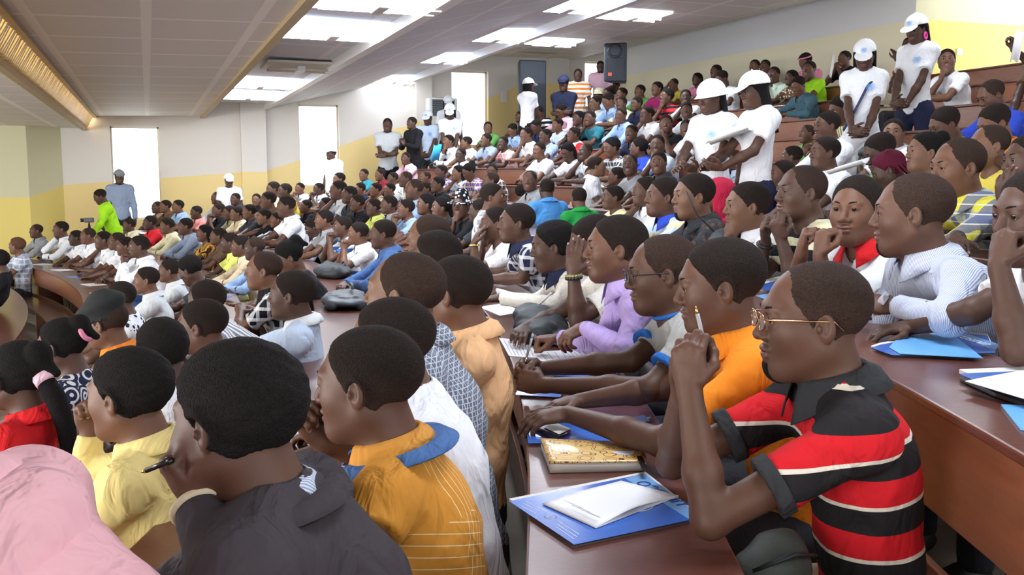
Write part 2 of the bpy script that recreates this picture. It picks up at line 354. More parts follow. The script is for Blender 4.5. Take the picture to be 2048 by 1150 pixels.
#        x0    z0       x1    z1     material
BAYS = [(-9.0, Z0+.95, -1.06, Z0+.90, 0), (-.87, Z0+1.13, 1.02, Z0+1.17, 0), (1.06, Z0+1.46, 2.22, Z0+1.44, 1), (2.28, Z0+1.36, 4.02, Z0+1.78, 1), (4.06, Z0+1.98, 5.05, Z0+2.02, 1), (5.10, Z0+1.93, 12.6, Z0+2.62, 2)]
cm = MB()
for x0, za, x1, zb, mi in BAYS:
    if mi == 2:     # rises, then runs flat
        cm.quadbox([(x0, Y0, za), (6.6, Y0, Z0+2.55), (6.6, Y1, Z0+2.55), (x0, Y1, za), (x0, Y0, za+.1), (6.6, Y0, Z0+2.65), (6.6, Y1, Z0+2.65), (x0, Y1, za+.1)], mi)
        cm.box((6.6, Y0, Z0+2.58), (8.9, Y1, Z0+2.70), mi); zc = Z0+3.18
        cm.quadbox([(8.9, Y0, Z0+2.58), (24, Y0, zc+.05), (PC.x+.1, PC.y, zc), (8.9, PC.y, Z0+2.58), (8.9, Y0, Z0+2.7), (24, Y0, zc+.2), (PC.x+.1, PC.y, zc+.12), (8.9, PC.y, Z0+2.7)], mi)
        cm.quadbox([(8.9, PC.y, Z0+2.58), (PC.x+.1, PC.y, zc), (PE.x+.1, PE.y+.1, zc), (8.9, PE.y+.1, Z0+2.58), (8.9, PC.y, Z0+2.7), (PC.x+.1, PC.y, zc+.12), (PE.x+.1, PE.y+.1, zc+.12), (8.9, PE.y+.1, Z0+2.7)], mi)
    else: cm.quadbox([(x0, Y0, za), (x1, Y0, zb), (x1, Y1, zb), (x0, Y1, za), (x0, Y0, za+.1), (x1, Y0, zb+.1), (x1, Y1, zb+.1), (x0, Y1, za+.1)], mi)
def riser(xa, za, xb, zb, mi): cm.quadbox([(xa, Y0, za), (xb, Y0, za), (xb, Y1, za), (xa, Y1, za), (xa, Y0, zb), (xb, Y0, zb), (xb, Y1, zb), (xa, Y1, zb)], mi)
riser(1.0, Z0+1.13, 1.08, Z0+1.56, 3); riser(2.20, Z0+1.33, 2.30, Z0+1.52, 4); riser(4.0, Z0+1.78, 4.08, Z0+2.08, 4); riser(5.03, Z0+1.90, 5.12, Z0+2.10, 4)
riser(-1.10, Z0+.86, -1.03, Z0+.96, 3); riser(-.90, Z0+1.10, -.84, Z0+1.24, 3)
tag(cm.build('ceiling', [C_L, C_B, C_T, EDGE, WEDGE]), kind='structure')
# the slatted timber riser between the two left bays, lit from the slot behind
def slat_mat():
    m, n, l, b = nt('slat_timber'); tc = add(n, 'ShaderNodeTexCoord'); sx = add(n, 'ShaderNodeSeparateXYZ'); l.new(tc.outputs['Object'], sx.inputs[0])
    no = add(n, 'ShaderNodeTexNoise'); no.inputs['Scale'].default_value = 6; l.new(tc.outputs['Object'], no.inputs['Vector'])
    mx = add(n, 'ShaderNodeMixRGB'); mx.inputs[1].default_value = (.30, .20, .07, 1); mx.inputs[2].default_value = (.70, .58, .32, 1); l.new(no.outputs['Fac'], mx.inputs[0]); l.new(mx.outputs[0], b.inputs['Base Color'])
    b.inputs['Roughness'].default_value = .35; return m
m = MB(); y = -4.5; i = 0
while y < YW-.1:
    s = .03+.012*math.sin(i*1.7); m.quadbox([(-1.04, y, Z0+.93), (-.99, y, Z0+.93), (-.99, y+.055, Z0+.93), (-1.04, y+.055, Z0+.93), (-.91+s, y, Z0+1.22), (-.86+s, y, Z0+1.22), (-.86+s, y+.055, Z0+1.22), (-.91+s, y+.055, Z0+1.22)]); y += .10; i += 1
tag(m.build('trim_4', slat_mat()), kind='structure')
m = MB(); m.box((-1.30, Y0, Z0+1.22), (-.80, Y1, Z0+1.30)); tag(m.build('trim_5', plain('slot_lining', (.60, .45, .22), .5, bump=(20, .1, .004))), kind='structure')
m = MB(); m.box((-1.16, 6.5, Z0+.97), (-1.12, YW-.1, Z0+1.20)); tag(m.build('trim_6', emis('daylight_slot', (1.0, .86, .60), 9)), kind='structure')
# ceiling light fittings: a white pan with two fluorescent tubes held by a bracket
TUBE = emis('fluorescent_tube', (.90, .94, 1.0), 16); PAN_GLOW = emis('reflector_pan', (.80, .86, 1.0), 2.6); PAN0 = plain('unlit_reflector_pan', (.70, .66, .58), .5, bump=(30, .02, .001))  # lit pan glows itself, in place of bloom on the boards around
def fitting(x, y, z, w, lit=True, label=''):
    t = thing('ceiling_light', (x, y, z), 0, label, 'light', 'fluorescent ceiling lights')
    a = MB(); a.box((-w/2, -.42, -.035), (w/2, .42, 0)); a.build('reflector_pan', PAN_GLOW if lit else PAN0, t, bevel=.01)
    for q in (-1, 1):
        b = MB(); b.tube([(-w/2+.05, q*.11, -.075), (w/2-.05, q*.11, -.075)], .019, 10); b.build('tube', TUBE if lit else PAN0, t, True)
    c = MB(); c.box((-.05, -.15, -.10), (.05, .15, -.03)); c.build('bracket', WEDGE, t, bevel=.01)
    if lit: tubes_light((x, min(y, YW-3.2), z-.16), (20 if y < 8.5 else 46) if y < YW-3.5 else 22)
n_ = 0
def onx(px, py, z): p = on_z(px, py, z); return p.x, p.y
for px, py, zc, lit, w, lb in ((760, 2, 1.44, True, 1.05, 'glowing ceiling light at the top edge of the photo, nearest in its bay'), (665, 62, 1.44, True, 1.05, 'widest glowing ceiling light, in the bay beside the timber-edged panel'), (600, 132, 1.44, False, .9, 'unlit ceiling light strip between the glowing ones'),
        (520, 166, 1.44, True, 1.05, 'small glowing ceiling light left of the unlit strip, second from the far wall'), (496, 190, 1.44, True, 1.05, 'glowing ceiling light nearest the far wall above the pilaster'),
        (1135, 10, 2.0, True, .9, 'glowing ceiling light cut by the top edge above the back rows'), (990, 72, 2.0, True, .9, 'glowing ceiling light in the middle of the second lit bay'), (884, 117, 2.0, True, .9, 'glowing ceiling light second from the wall in the middle bay'), (788, 159, 2.0, True, .9, 'glowing ceiling light in the middle bay nearest the far wall'),
        (1265, 30, 2.6, True, 1.0, 'glowing ceiling light in the tiled bay near the grey wall'), (1108, 84, 2.6, True, .9, 'small faint ceiling light in the tiled bay above the tall speaker')):
    x, y = onx(px, py, CAMZ+zc-.04); fitting(x, y, CAMZ+zc-.02, w, lit, lb)
for i_, (x, y, zc) in enumerate(((1.72, 5.2, 1.44), (1.72, 2.2, 1.44), (1.72, -1.0, 1.44), (4.55, 6.0, 2.0), (4.55, 2.5, 2.0), (7.6, 7.5, 2.58), (7.6, 3.5, 2.58))):     # the bays go on; unseen fittings added to brighten the near desks
    fitting(x, y, CAMZ+zc-.02, .95, True, 'unseen ceiling light added above the near seats, in line with its lit bay')
x, y = onx(1062, 108, CAMZ+2.6); m = MB(); m.box((-.5, -.12, -.02), (.5, .12, 0))
v = m.build('ceiling_vent', plain('vent_metal', (.20, .20, .21), .5, .3, bump=(30, .1, .002))); v.location = (x, min(y, YW-.8), CAMZ+2.61); tag(v, 'grey slotted vent in the tiled ceiling near the far wall', 'vent')
for i in range(6):
    m = MB(); m.box((-.48, -.11+i*.038, -.03), (.48, -.095+i*.038, -.02)); m.build('slat', plain('vent_slat', (.45, .45, .46), .5, bump=(30, .1, .002)), v)
# ---------------------------------------------------------------- wall fittings
def speaker(loc, rz, w, h, d, label, bracket):
    horn = bracket
    t = thing('speaker', loc, rz, label, 'speaker'); bl = plain('speaker_cabinet', (.030, .040, .055), .55, bump=(220, .3, .002))
    m = MB(); c = w*.14
    pr = [(-w/2, 0), (w/2, 0), (w/2-c, d), (-w/2+c, d)]
    m.quadbox([(x, y, -h/2) for x, y in pr]+[(x, y, h/2) for x, y in pr]); m.build('cabinet', bl, t, bevel=.03)
    m = MB(); m.box((-w/2+.04, -.012, -h/2+.05), (w/2-.04, .0, h*.10)); m.build('grille', plain('speaker_grille', (.022, .028, .038), .6, bump=(420, .8, .004)), t, bevel=.01)
    if not horn: return t
    Mx = Matrix.Translation((-w*.02, -.002, h*.29)) @ Matrix.Rotation(PI/2, 4, 'X')
    m = MB(); m.lathe([(.001, -.05), (.03, -.04), (w*.20, .0), (w*.30, .016), (w*.31, .0)], 24, Mx); m.build('horn', plain('speaker_horn', (.012, .014, .018), .4, bump=(50, .05, .001)), t, True)
    m = MB(); m.box((-w*.28, -.018, -h*.36), (-w*.28+w*.16, -.012, -h*.36+w*.14)); m.build('badge', plain('badge_orange', (.75, .12, .04), .5, bump=(50, .02, .001)), t)
    if bracket: m = MB(); m.tube([(0, d, -.1), (.05, d+.14, -.1), (.05, d+.14, -h/2+.02)], .018, 8); m.box((-.02, d+.12, -h/2), (.12, d+.16, .1)); m.build('bracket', bl, t)
# hung on the back wall, facing the stage
p = at(1230, 124, 17.6); speaker(p, math.radians(-38), .44, .70, .34, 'black wall speaker hung high on a bracket in front of the grey wall', True)
p = at(1066, 178, 19.2); p.y = min(p.y, YW-.5); speaker(p, math.radians(-6), .58, 1.15, .42, 'tall dark speaker standing against the far wall behind the cap wearer', False)
m = MB(); m.box((-.29, -.25, -1.5), (.29, .2, -.58)); o = m.build('speaker_stand', plain('stand_black', (.02, .02, .025), .6, bump=(60, .1, .002)), None, bevel=.02); o.location = p; tag(o, 'dark stand under the tall speaker at the far wall', 'stand')
# air conditioner
a = on_y(856, 195, YW-.35); t = thing('air_conditioner', (a.x+.31, YW-.42, a.z), 0, 'white floor-standing air conditioner with a dark louvred outlet beside the bright window', 'air conditioner')
ACW = plain('ac_plastic', (.74, .74, .72), .4, bump=(40, .02, .001))
m = MB(); m.box((-.31, 0, -1.75), (.31, .38, 0)); m.build('cabinet', ACW, t, bevel=.03)
m = MB(); m.box((-.24, -.008, -.38), (.24, .0, -.04)); g = m.build('outlet', plain('ac_outlet', (.03, .04, .05), .5, bump=(40, .1, .001)), t)
for i in range(8): m = MB(); m.box((-.24, -.03, -.37+i*.042), (.24, -.008, -.355+i*.042)); m.build('louvre', plain('ac_louvre', (.16, .18, .20), .4, bump=(40, .05, .001)), g)
m = MB(); m.box((-.1, -.008, -.56), (.1, 0, -.49)); m.build('control_panel', plain('ac_panel', (.1, .11, .12), .3, bump=(40, .02, .001)), t)
a = on_y(1009, 193, YW-.03); m = MB(); m.box((-.07, -.02, -.12), (.07, .0, .12)); m.box((-.05, -.03, .01), (.05, -.02, .09)); m.box((-.05, -.03, -.09), (.05, -.02, -.01)); o = m.build('switch_plate', plain('switch_plastic', (.72, .72, .70), .4, bump=(40, .02, .001)), None, bevel=.004); o.location = (a.x, YW-.0, a.z); tag(o, 'small white switch plate on the far wall right of the bright window', 'switch')
r_ = ray(1917, 104); t_ = (PC.y)/r_.y; a = Vector((0, 0, CAMZ))+r_*t_; m = MB(); m.box((-.055, -.03, -.055), (.055, 0, .055)); m.box((-.02, -.036, -.03), (.02, -.03, .03)); o = m.build('wall_socket', plain('socket_plastic', (.80, .76, .60), .4, bump=(40, .02, .001)), None, bevel=.008); o.location = (a.x, PC.y, a.z); tag(o, 'small square socket on the bright yellow wall beside the top rows', 'socket')
# ---------------------------------------------------------------- curved desks and benches
def arc_board(name, parent, R0, R1, z0, z1, a0, a1, mat, bevel=.004, step=1.0):
    m = MB(); n = max(2, int(abs(math.degrees(a1-a0))/step)); pr = [(R0, z0), (R1, z0), (R1, z1), (R0, z1)]; c = parent.location
    for i in range(n+1):
        a = a0+(a1-a0)*i/n
        for R, z in pr: p = pol(R, a, z); m.v.append((p.x-c.x, p.y-c.y, p.z-c.z))
    for i in range(n):
        for j in range(4): m.f.append((i*4+j, i*4+(j+1) % 4, (i+1)*4+(j+1) % 4, (i+1)*4+j)); m.m.append(0)
    m.f += [(0, 3, 2, 1), (n*4, n*4+1, n*4+2, n*4+3)]; m.m += [0, 0]
    return m.build(name, mat, parent, bevel=bevel)
METAL = plain('leg_metal', (.05, .045, .045), .5, .6, bump=(40, .1, .002))
def supports(parent, name, R0, R1, z0, z1, a0, a1, every, R):
    n = max(1, int((a1-a0)*R/every)); c = parent.location
    for i in range(n+1):
        a = a0+(a1-a0)*(i+.5)/(n+1); w = .022/R; m = MB()
        q = [pol(R0, a-w, z0), pol(R1, a-w, z0), pol(R1, a+w, z0), pol(R0, a+w, z0), pol(R0, a-w, z1), pol(R1, a-w, z1), pol(R1, a+w, z1), pol(R0, a+w, z1)]
        m.quadbox([p-c for p in q]); m.build(name, WOOD_SEAT, parent)
def desk_row(k, a0, a1, label, blabel):
    R = RA+SP*k+(.045 if k == 0 else 0); F = FL[k]; T = F+DESK_H; am = (a0+a1)/2
    d = thing('lecture_desk', pol(R, am, F), 0, label, 'desk', 'curved lecture desks'); d['group'] = 'curved lecture desks'
    arc_board('desktop', d, R-.025, R+.40, T-.025, T, a0, a1, WOOD_TOP, .006)
    arc_board('front_panel', d, R, R+.022, T-.265, T-.026, a0, a1, WOOD_FACE)
    arc_board('lower_panel', d, R, R+.022, F+.16, F+.33, a0, a1, WOOD_FACE)
    supports(d, 'support', R+.022, R+.34, F, T-.025, a0, a1, 2.1, R)
    b = thing('lecture_bench', pol(R+.8, am, F), 0, blabel, 'bench', 'curved lecture benches')
    arc_board('seat', b, R+.62, R+.90, F+.41, F+.44, a0, a1, WOOD_SEAT)
    supports(b, 'support', R+.66, R+.86, F, F+.41, a0, a1, 2.1, R)
def ang_y(R, Y): return math.asin(max(-1, min(1, (Y-CY)/R)))
def ang_line(R, c):          # where the arc crosses the aisle edge Y = X + c
    lo, hi = math.radians(-40), math.radians(20)
    for _ in range(50):
        mid = (lo+hi)/2; p = pol(R, mid, 0)
        if p.y < p.x+c: lo = mid
        else: hi = mid
    return lo
ORD = {-4: 'front', -3: 'second', -2: 'third', -1: 'fourth', 0: 'fifth', 1: 'sixth', 2: 'seventh', 3: 'eighth', 4: 'ninth', 5: 'tenth', 6: 'eleventh', 7: 'twelfth', 8: 'top'}
for k in range(-4, 9):
    R = RA+SP*k; far = ang_y(R, 18.0 if k <= 2 else 17.5); o = ORD[k]
    if k == 8: far = ang_y(R, 17.0)
    if k <= 1:
        desk_row(k, ang_y(R, -1.6 if k != 0 else -1.2), far, 'long curved varnished desk of the %s row, counted from the stage' % o, 'long curved wooden bench of the %s row, counted from the stage' % o)
    else:
        desk_row(k, ang_line(R, 1.75), far, 'curved desk of the %s row, beyond the stepped aisle' % o, 'curved bench of the %s row, beyond the stepped aisle' % o)
        desk_row(k, ang_y(R, .5), ang_line(R, .5), 'curved desk of the %s row, on the near side of the aisle' % o, 'curved bench of the %s row, on the near side of the aisle' % o)
# yellow painted edge of the wall base seen under the near section
# ---------------------------------------------------------------- people: distance fields turned into smooth meshes
f32 = np.float32
def V(*a): return np.array(a, dtype=float)
def unit(v): return v/(np.linalg.norm(v)+1e-9)
def rotm(yaw=0, pitch=0, roll=0):       # yaw about z, pitch (nod down +) about x, roll about y
    cy, sy = math.cos(yaw), math.sin(yaw); cp, sp = math.cos(-pitch), math.sin(-pitch); cr, sr = math.cos(roll), math.sin(roll)
    Rz = np.array([[cy, -sy, 0], [sy, cy, 0], [0, 0, 1]]); Rx = np.array([[1, 0, 0], [0, cp, -sp], [0, sp, cp]]); Ry = np.array([[cr, 0, sr], [0, 1, 0], [-sr, 0, cr]])
    return Rz @ Rx @ Ry
class Grid:
    def __init__(s, lo, hi, h):
        s.lo = np.array(lo, float); s.h = h; s.n = np.maximum(4, np.ceil((np.array(hi)-s.lo)/h).astype(int))
        s.ax = [(s.lo[i]+h*np.arange(s.n[i])).astype(f32) for i in range(3)]
        s.F = np.full(s.n, .3, f32)
    def sub(s, lo, hi):
        a = np.clip(np.floor((lo-s.lo)/s.h).astype(int), 0, s.n); b = np.clip(np.ceil((hi-s.lo)/s.h).astype(int)+1, 0, s.n)
        if np.any(b <= a): return None
        sl = tuple(slice(a[i], b[i]) for i in range(3))
        return sl, s.ax[0][sl[0]][:, None, None], s.ax[1][sl[1]][None, :, None], s.ax[2][sl[2]][None, None, :]
    def comb(s, sl, d, k, op):
        A = s.F[sl]
        if op == 'u':
            if k <= 0: s.F[sl] = np.minimum(A, d)
            else:
                h = np.clip(.5+.5*(d-A)/k, 0, 1); s.F[sl] = d+(A-d)*h-k*h*(1-h)
        else:                                   # subtract
            B = -d
            if k <= 0: s.F[sl] = np.maximum(A, B)
            else:
                h = np.clip(.5+.5*(A-B)/k, 0, 1); s.F[sl] = B+(A-B)*h+k*h*(1-h)
    def rc(s, a, b, ra, rb, k=.02, op='u', cut=None, flat=None):
        a = np.array(a, float); b = np.array(b, float); R = max(ra, rb)+k+.012
        q = s.sub(np.minimum(a, b)-R, np.maximum(a, b)+R)
        if q is None: return
        sl, x, y, z = q; ba = b-a; L2 = max(1e-9, float(ba @ ba)); px, py, pz = x-f32(a[0]), y-f32(a[1]), z-f32(a[2])
        t = np.clip((px*f32(ba[0])+py*f32(ba[1])+pz*f32(ba[2]))/f32(L2), 0, 1)
        dx, dy, dz = px-t*f32(ba[0]), py-t*f32(ba[1]), pz-t*f32(ba[2])
        if flat is not None:                    # squash along a direction
            nrm, fac = flat; w = dx*f32(nrm[0])+dy*f32(nrm[1])+dz*f32(nrm[2]); g = f32(1/fac-1)
            dx, dy, dz = dx+w*g*f32(nrm[0]), dy+w*g*f32(nrm[1]), dz+w*g*f32(nrm[2])
        d = np.sqrt(dx*dx+dy*dy+dz*dz)-(f32(ra)+f32(rb-ra)*t)
        if cut is not None:                     # keep only the part before the plane: (p-c).n < 0
            for c, n in cut: d = np.maximum(d, (x-f32(c[0]))*f32(n[0])+(y-f32(c[1]))*f32(n[1])+(z-f32(c[2]))*f32(n[2]))
        s.comb(sl, d, k, op)
    def ell(s, c, r, k=.02, R=None, op='u', cut=None):
        c = np.array(c, float); r = np.array(r, float); m = max(r)+k+.012; q = s.sub(c-m, c+m)
        if q is None: return
        sl, x, y, z = q; dx, dy, dz = x-f32(c[0]), y-f32(c[1]), z-f32(c[2])
        if R is not None:
            R = R.astype(f32); dx, dy, dz = [R[0, i]*dx+R[1, i]*dy+R[2, i]*dz for i in range(3)]
        u, v, w = dx/f32(r[0]), dy/f32(r[1]), dz/f32(r[2]); k0 = np.sqrt(u*u+v*v+w*w)+1e-6
        k1 = np.sqrt((u/f32(r[0]))**2+(v/f32(r[1]))**2+(w/f32(r[2]))**2)+1e-6
        d = k0*(k0-1)/k1
        if cut is not None:
            for cc, n in cut: d = np.maximum(d, (x-f32(cc[0]))*f32(n[0])+(y-f32(cc[1]))*f32(n[1])+(z-f32(cc[2]))*f32(n[2]))
        s.comb(sl, d, k, op)
    def plane(s, c, n):                         # keep (p-c).n < 0
        x, y, z = s.ax[0][:, None, None], s.ax[1][None, :, None], s.ax[2][None, None, :]
        s.F = np.maximum(s.F, (x-f32(c[0]))*f32(n[0])+(y-f32(c[1]))*f32(n[1])+(z-f32(c[2]))*f32(n[2]))
    def ripple(s, amp, fr=1.0, seed=0):
        x, y, z = s.ax[0][:, None, None], s.ax[1][None, :, None], s.ax[2][None, None, :]
        n = np.sin(x*f32(23*fr)+np.sin(z*f32(17*fr)+seed)*1.6+y*f32(9))*np.sin(z*f32(31*fr)+y*f32(21)+np.sin(x*f32(19)+seed)*1.4)
        n = n+.5*np.sin((x+z)*f32(52*fr)+seed)*np.sin((y-z)*f32(37*fr)); s.F = s.F+n*f32(amp)
    def mesh(s, name, regions=None, ad=None):
        g = vdb.FloatGrid(1.0); F = s.F.copy(); ad = (.01 if s.h < .0045 else .03 if s.h < .0058 else .06) if ad is None else ad
        for i in range(3):                      # close the border
            sl = [slice(None)]*3; sl[i] = 0; F[tuple(sl)] = np.maximum(F[tuple(sl)], .01); sl[i] = -1; F[tuple(sl)] = np.maximum(F[tuple(sl)], .01)
        g.copyFromArray(np.clip(F, -.05, .05)); pts, tris, quads = g.convertToPolygons(0.0, ad)
        pts = pts*s.h+s.lo; tris = np.asarray(tris).reshape(-1, 3)[:, ::QFLIP]; quads = np.asarray(quads).reshape(-1, 4)[:, ::QFLIP]
        me = bpy.data.meshes.new(name); nv, nq, n3 = len(pts), len(quads), len(tris)
        me.vertices.add(nv); me.vertices.foreach_set('co', pts.astype(f32).ravel())
        me.loops.add(nq*4+n3*3); me.loops.foreach_set('vertex_index', np.concatenate([quads.ravel(), tris.ravel()]).astype(np.int32))
        me.polygons.add(nq+n3); me.polygons.foreach_set('loop_start', np.concatenate([np.arange(nq)*4, nq*4+np.arange(n3)*3]).astype(np.int32))
        me.polygons.foreach_set('use_smooth', np.ones(nq+n3, dtype=bool))
        if regions:
            ctr = np.concatenate([pts[quads].mean(1), pts[tris].mean(1)]) if n3 else pts[quads].mean(1); mi = np.zeros(nq+n3, np.int32)
            for c, r, R, idx in regions:
                d = (ctr-np.array(c)) @ (R if R is not None else np.eye(3)); mi[(np.abs(d)/np.array(r))[:, 0]**2+(d[:, 1]/r[1])**2+(d[:, 2]/r[2])**2 < 1] = idx
            me.polygons.foreach_set('material_index', mi)
        me.update(calc_edges=True); me.validate(); return me
QFLIP = -1
def head_prims(g, H, R, s=1.0, fine=True, fw=1.0, jaw=1.0, smile=0):
    """skull, face, nose, lips, ears; head axes: x right, y forward, z up; about 0.235 m tall"""
    def P(x, y, z): return H+R @ (V(x*fw, y, z)*s)
    E = lambda c, r, k=.012, op='u', cut=None: g.ell(P(*c), V(*r)*s, k*s, R, op, cut)
    g.ell(P(0, -.018, .034), V(.0765*fw, .102, .082)*s, .02, R)
    g.ell(P(0, .056, -.056), V(.034, .032, .030)*s, .02*s, R)
    g.ell(P(0, .022, -.022), V(.060*fw, .062, .082)*s, .03, R)
    for q in (-1, 1):
        g.rc(P(q*.050, -.004, -.050), P(q*.020, .060, -.094*jaw), .021*s, .020*s, .045*s)
        E((q*.038, .050, -.018), (.027, .031, .030), .035)
        if fine: E((q*.0315, .096, .014), (.017, .012, .011), .012, 's')
    E((0, .070, -.092*jaw), (.024, .018, .020), .02)
    E((0, .074, .030), (.050, .020, .014), .02)
    g.rc(P(0, .086, .016), P(0, .104, -.022), .0075*s, .0125*s, .012*s)
    for q in (-1, 1):
        E((q*.0155, .093, -.027), (.0105, .013, .009), .006)
        if fine:
            E((q*.0315, .0775, .0135), (.0155, .0150, .0135), .004)        # eyelids
            E((q*.0315, .0935, .0105), (.0125, .0065, .0032), .001, 's')   # the slit between them
        g.ell(P(q*.0770, -.006, -.004), V(.0090, .0185, .031)*s, .006, R @ rotm(q*.42, .12))
        if fine: g.ell(P(q*.0845, -.001, .001), V(.0072, .0112, .0205)*s, .002, R @ rotm(q*.38, .12), 's'); g.ell(P(q*.0795, .007, -.006), V(.005, .005, .008)*s, .003, R)
    E((0, .0890, -.0515), (.0265, .0135, .0090), .006)
    E((0, .0870, -.0650), (.0240, .0135, .0100), .006)
    if fine: E((0, .100, -.0580), (.024+.006*smile, .012, .0014+.003*smile), .001, 's')
    return [(P(0, .096, -.058), V(.024, .012, .0135)*s, R, 1)]
def neck_prims(g, H, R, N, s=1.0, k=.03, d=0):
    a = H+R @ (V(0, -.022, -.045)*s); g.rc(a, N+V(0, .0, .01), .058*s+d, .066*s+d, k)
def hand_prims(g, Wp, d, n, side, pose, s=1.0, k=.005):
    """palm, four bent fingers and a thumb; d = wrist to knuckles, n = palm normal, side +1 right / -1 left"""
    d = unit(np.array(d, float)); n = np.array(n, float); n = unit(n-d*(n @ d)); t = np.cross(d, n)*side
    curls = {'flat': (.10, .12, .1), 'relax': (.35, .45, .3), 'fist': (1.30, 1.55, .9), 'pen': (.75, .85, .4), 'clasp': (.75, 1.15, .6), 'grip': (.9, 1.1, .7)}[pose]
    R = np.stack([t, d, n], 1)
    g.ell(Wp+d*.045*s, V(.040, .052, .0165)*s, .012, R); g.rc(Wp-d*.01, Wp+d*.03*s, .024*s, .026*s, .015, flat=(n, .72))
    nails = []
    for i, (o, L) in enumerate(((.029, .074), (.0098, .082), (-.0098, .076), (-.028, .060))):
        p = Wp+(d*(.084-.006*abs(i-1))+t*o)*s; a = 0; fan = t*(.10*(1.5-i)/1.5)*(0 if pose in ('fist', 'clasp', 'grip') else 1)
        m = .85+.12*i if pose in ('pen', 'relax') else 1
        g.rc(Wp+(d*.04+t*o*.8)*s, p, .0105*s, .0100*s, k)
        for j, (lr, r0, r1) in enumerate(((.46, .0100, .0090), (.30, .0090, .0082), (.26, .0082, .0070))):
            a += curls[j]*m; dd = unit(d*math.cos(a)+n*math.sin(a)+fan*(1-j*.3)); q = p+dd*L*lr*s
            g.rc(p, q, r0*s, r1*s, k); p = q
        nails.append((p-dd*.001+np.cross(dd, t)*.0065*side*(1), V(.0062, .0062, .0062)*s, None, 2))
    b = Wp+(d*.018+t*.026)*s
    if pose in ('fist', 'pen', 'grip', 'clasp'): dirs = (unit(d*.65+t*.45+n*.55), unit(d*.75-t*.25+n*.55), unit(d*.75-t*.45+n*.3))
    else: dirs = (unit(d*.6+t*.75+n*.25), unit(d*.85+t*.40+n*.15), unit(d+t*.15+n*.1))
    for dd, L, r0, r1 in zip(dirs, (.042, .032, .026), (.0150, .0118, .0105), (.0118, .0105, .0085)):
        q = b+dd*L*s; g.rc(b, q, r0*s, r1*s, k*1.5); b = q
    return nails
def ik(Sh, Wr, L1, L2, hint):
    d = Wr-Sh; D = np.linalg.norm(d); D2 = min(D, (L1+L2)*.995); u = d/(D+1e-9)
    a = (L1*L1-L2*L2+D2*D2)/(2*D2); h = math.sqrt(max(0, L1*L1-a*a)); hn = np.array(hint, float); hn = unit(hn-u*(hn @ u))
    E = Sh+u*a*(D/D2)+hn*h
    return E
class Pose:
    """joints of one figure in its own frame: x right, y forward, z up, origin on the floor under the hips"""
    def __init__(s, H=(0, .18, 1.22), yaw=0, pitch=0, roll=0, lh=None, rh=None, lpose='relax', rpose='relax', pelvis=(0, 0, .50), twist=0, stand=False,
                 lel=None, rel=None, hs=1.0, neck=None, shw=.172, slump=.03, ldir=None, rdir=None, lnor=None, rnor=None, lE=None, rE=None, sh_drop=0, build=1.0, sh_off=(0, 0, 0)):
        s.H = V(*H); s.R = rotm(yaw, pitch, roll); s.hs = hs; s.P = V(*pelvis); s.stand = stand; s.build = build; s.yaw = yaw
        Rn = rotm(yaw*.3, pitch*.35, roll*.3)
        s.N = V(*neck) if neck is not None else s.H+Rn @ V(0, -.050, -.156)
        sd = unit(s.N-s.P); s.sd = sd; back = V(0, -1, 0)*slump
        s.C = s.P+(s.N-s.P)*.66+back; s.Wst = s.P+(s.N-s.P)*.30+back*.6
        ax = V(math.cos(twist), math.sin(twist), 0); fw = np.cross(V(0, 0, 1), ax); s.ax = ax; s.fw = fw
        s.RT = np.stack([ax, unit(np.cross(sd, ax)), sd], 1)
        Sc = s.N-sd*.045+V(*sh_off); s.SL = Sc-ax*shw-V(0, 0, .012+sh_drop); s.SR = Sc+ax*shw-V(0, 0, .012+sh_drop)
        s.arm = []
        for side, Sh, hw, hp, el, dr, nr, EE in ((-1, s.SL, lh, lpose, lel, ldir, lnor, lE), (1, s.SR, rh, rpose, rel, rdir, rnor, rE)):
            Wr = V(*hw) if hw is not None else Sh+V(side*.05, .1, -.50)
            hint = el if el is not None else V(side*.9, -.35, -.8)
            E = V(*EE) if EE is not None else ik(Sh, Wr, .285, .255, hint)
            d = V(*dr) if dr is not None else unit(Wr-E); nr = V(*nr) if nr is not None else V(0, .1, -1)
            s.arm.append((side, Sh, E, Wr, d, nr, hp))
def torso_field(g, p):
    b = p.build
    g.ell(p.P, V(.160*b, .118, .125), .05)
    g.ell(p.Wst, V(.142*b, .108*b, .15), .06, p.RT)
    g.ell(p.C, V(.160*b, .118*b, .17), .06, p.RT)
    g.ell(p.C+(p.N-p.C)*.55, V(.155*b, .085, .09), .05, p.RT)
    g.rc(p.SL, p.SR, .052, .052, .05)
    for Sh in (p.SL, p.SR): g.rc(p.N+V(0, -.012, -.004), Sh+(p.N-Sh)*.15, .056, .050, .06)
def arm_skin(g, p, nails, hands=True):
    for side, Sh, E, Wr, d, n, hp in p.arm:
        g.rc(Sh, E, .046*p.build, .037, .03); m = E+(Wr-E)*.35
        g.rc(E, m, .037, .039, .02); g.rc(m, Wr, .038, .0245, .02)
        if hands: nails += hand_prims(g, Wr, d, n, side, hp)
def bounds(p, pad=.14):
    pts = [p.H+V(0, 0, .12), p.H, p.P-V(.08, .06, .04), p.P+V(.08, .06, 0), p.SL, p.SR, p.C]+[q for a in p.arm for q in (a[2], a[3], a[3]+a[4]*.12)]
    pts = np.array(pts); return pts.min(0)-pad, pts.max(0)+pad
def body_mesh(p, h, fine=True, fw=1.0, jaw=1.0, smile=0, legs=None):
    lo, hi = bounds(p); g = Grid(lo, hi, h); torso_field(g, p); g.F += f32(.016)
    nails = []; arm_skin(g, p, nails); neck_prims(g, p.H, p.R, p.N, p.hs)
    reg = head_prims(g, p.H, p.R, p.hs, fine, fw, jaw, smile)
    if not fine: nails = []
    return g.mesh('body', reg+nails)
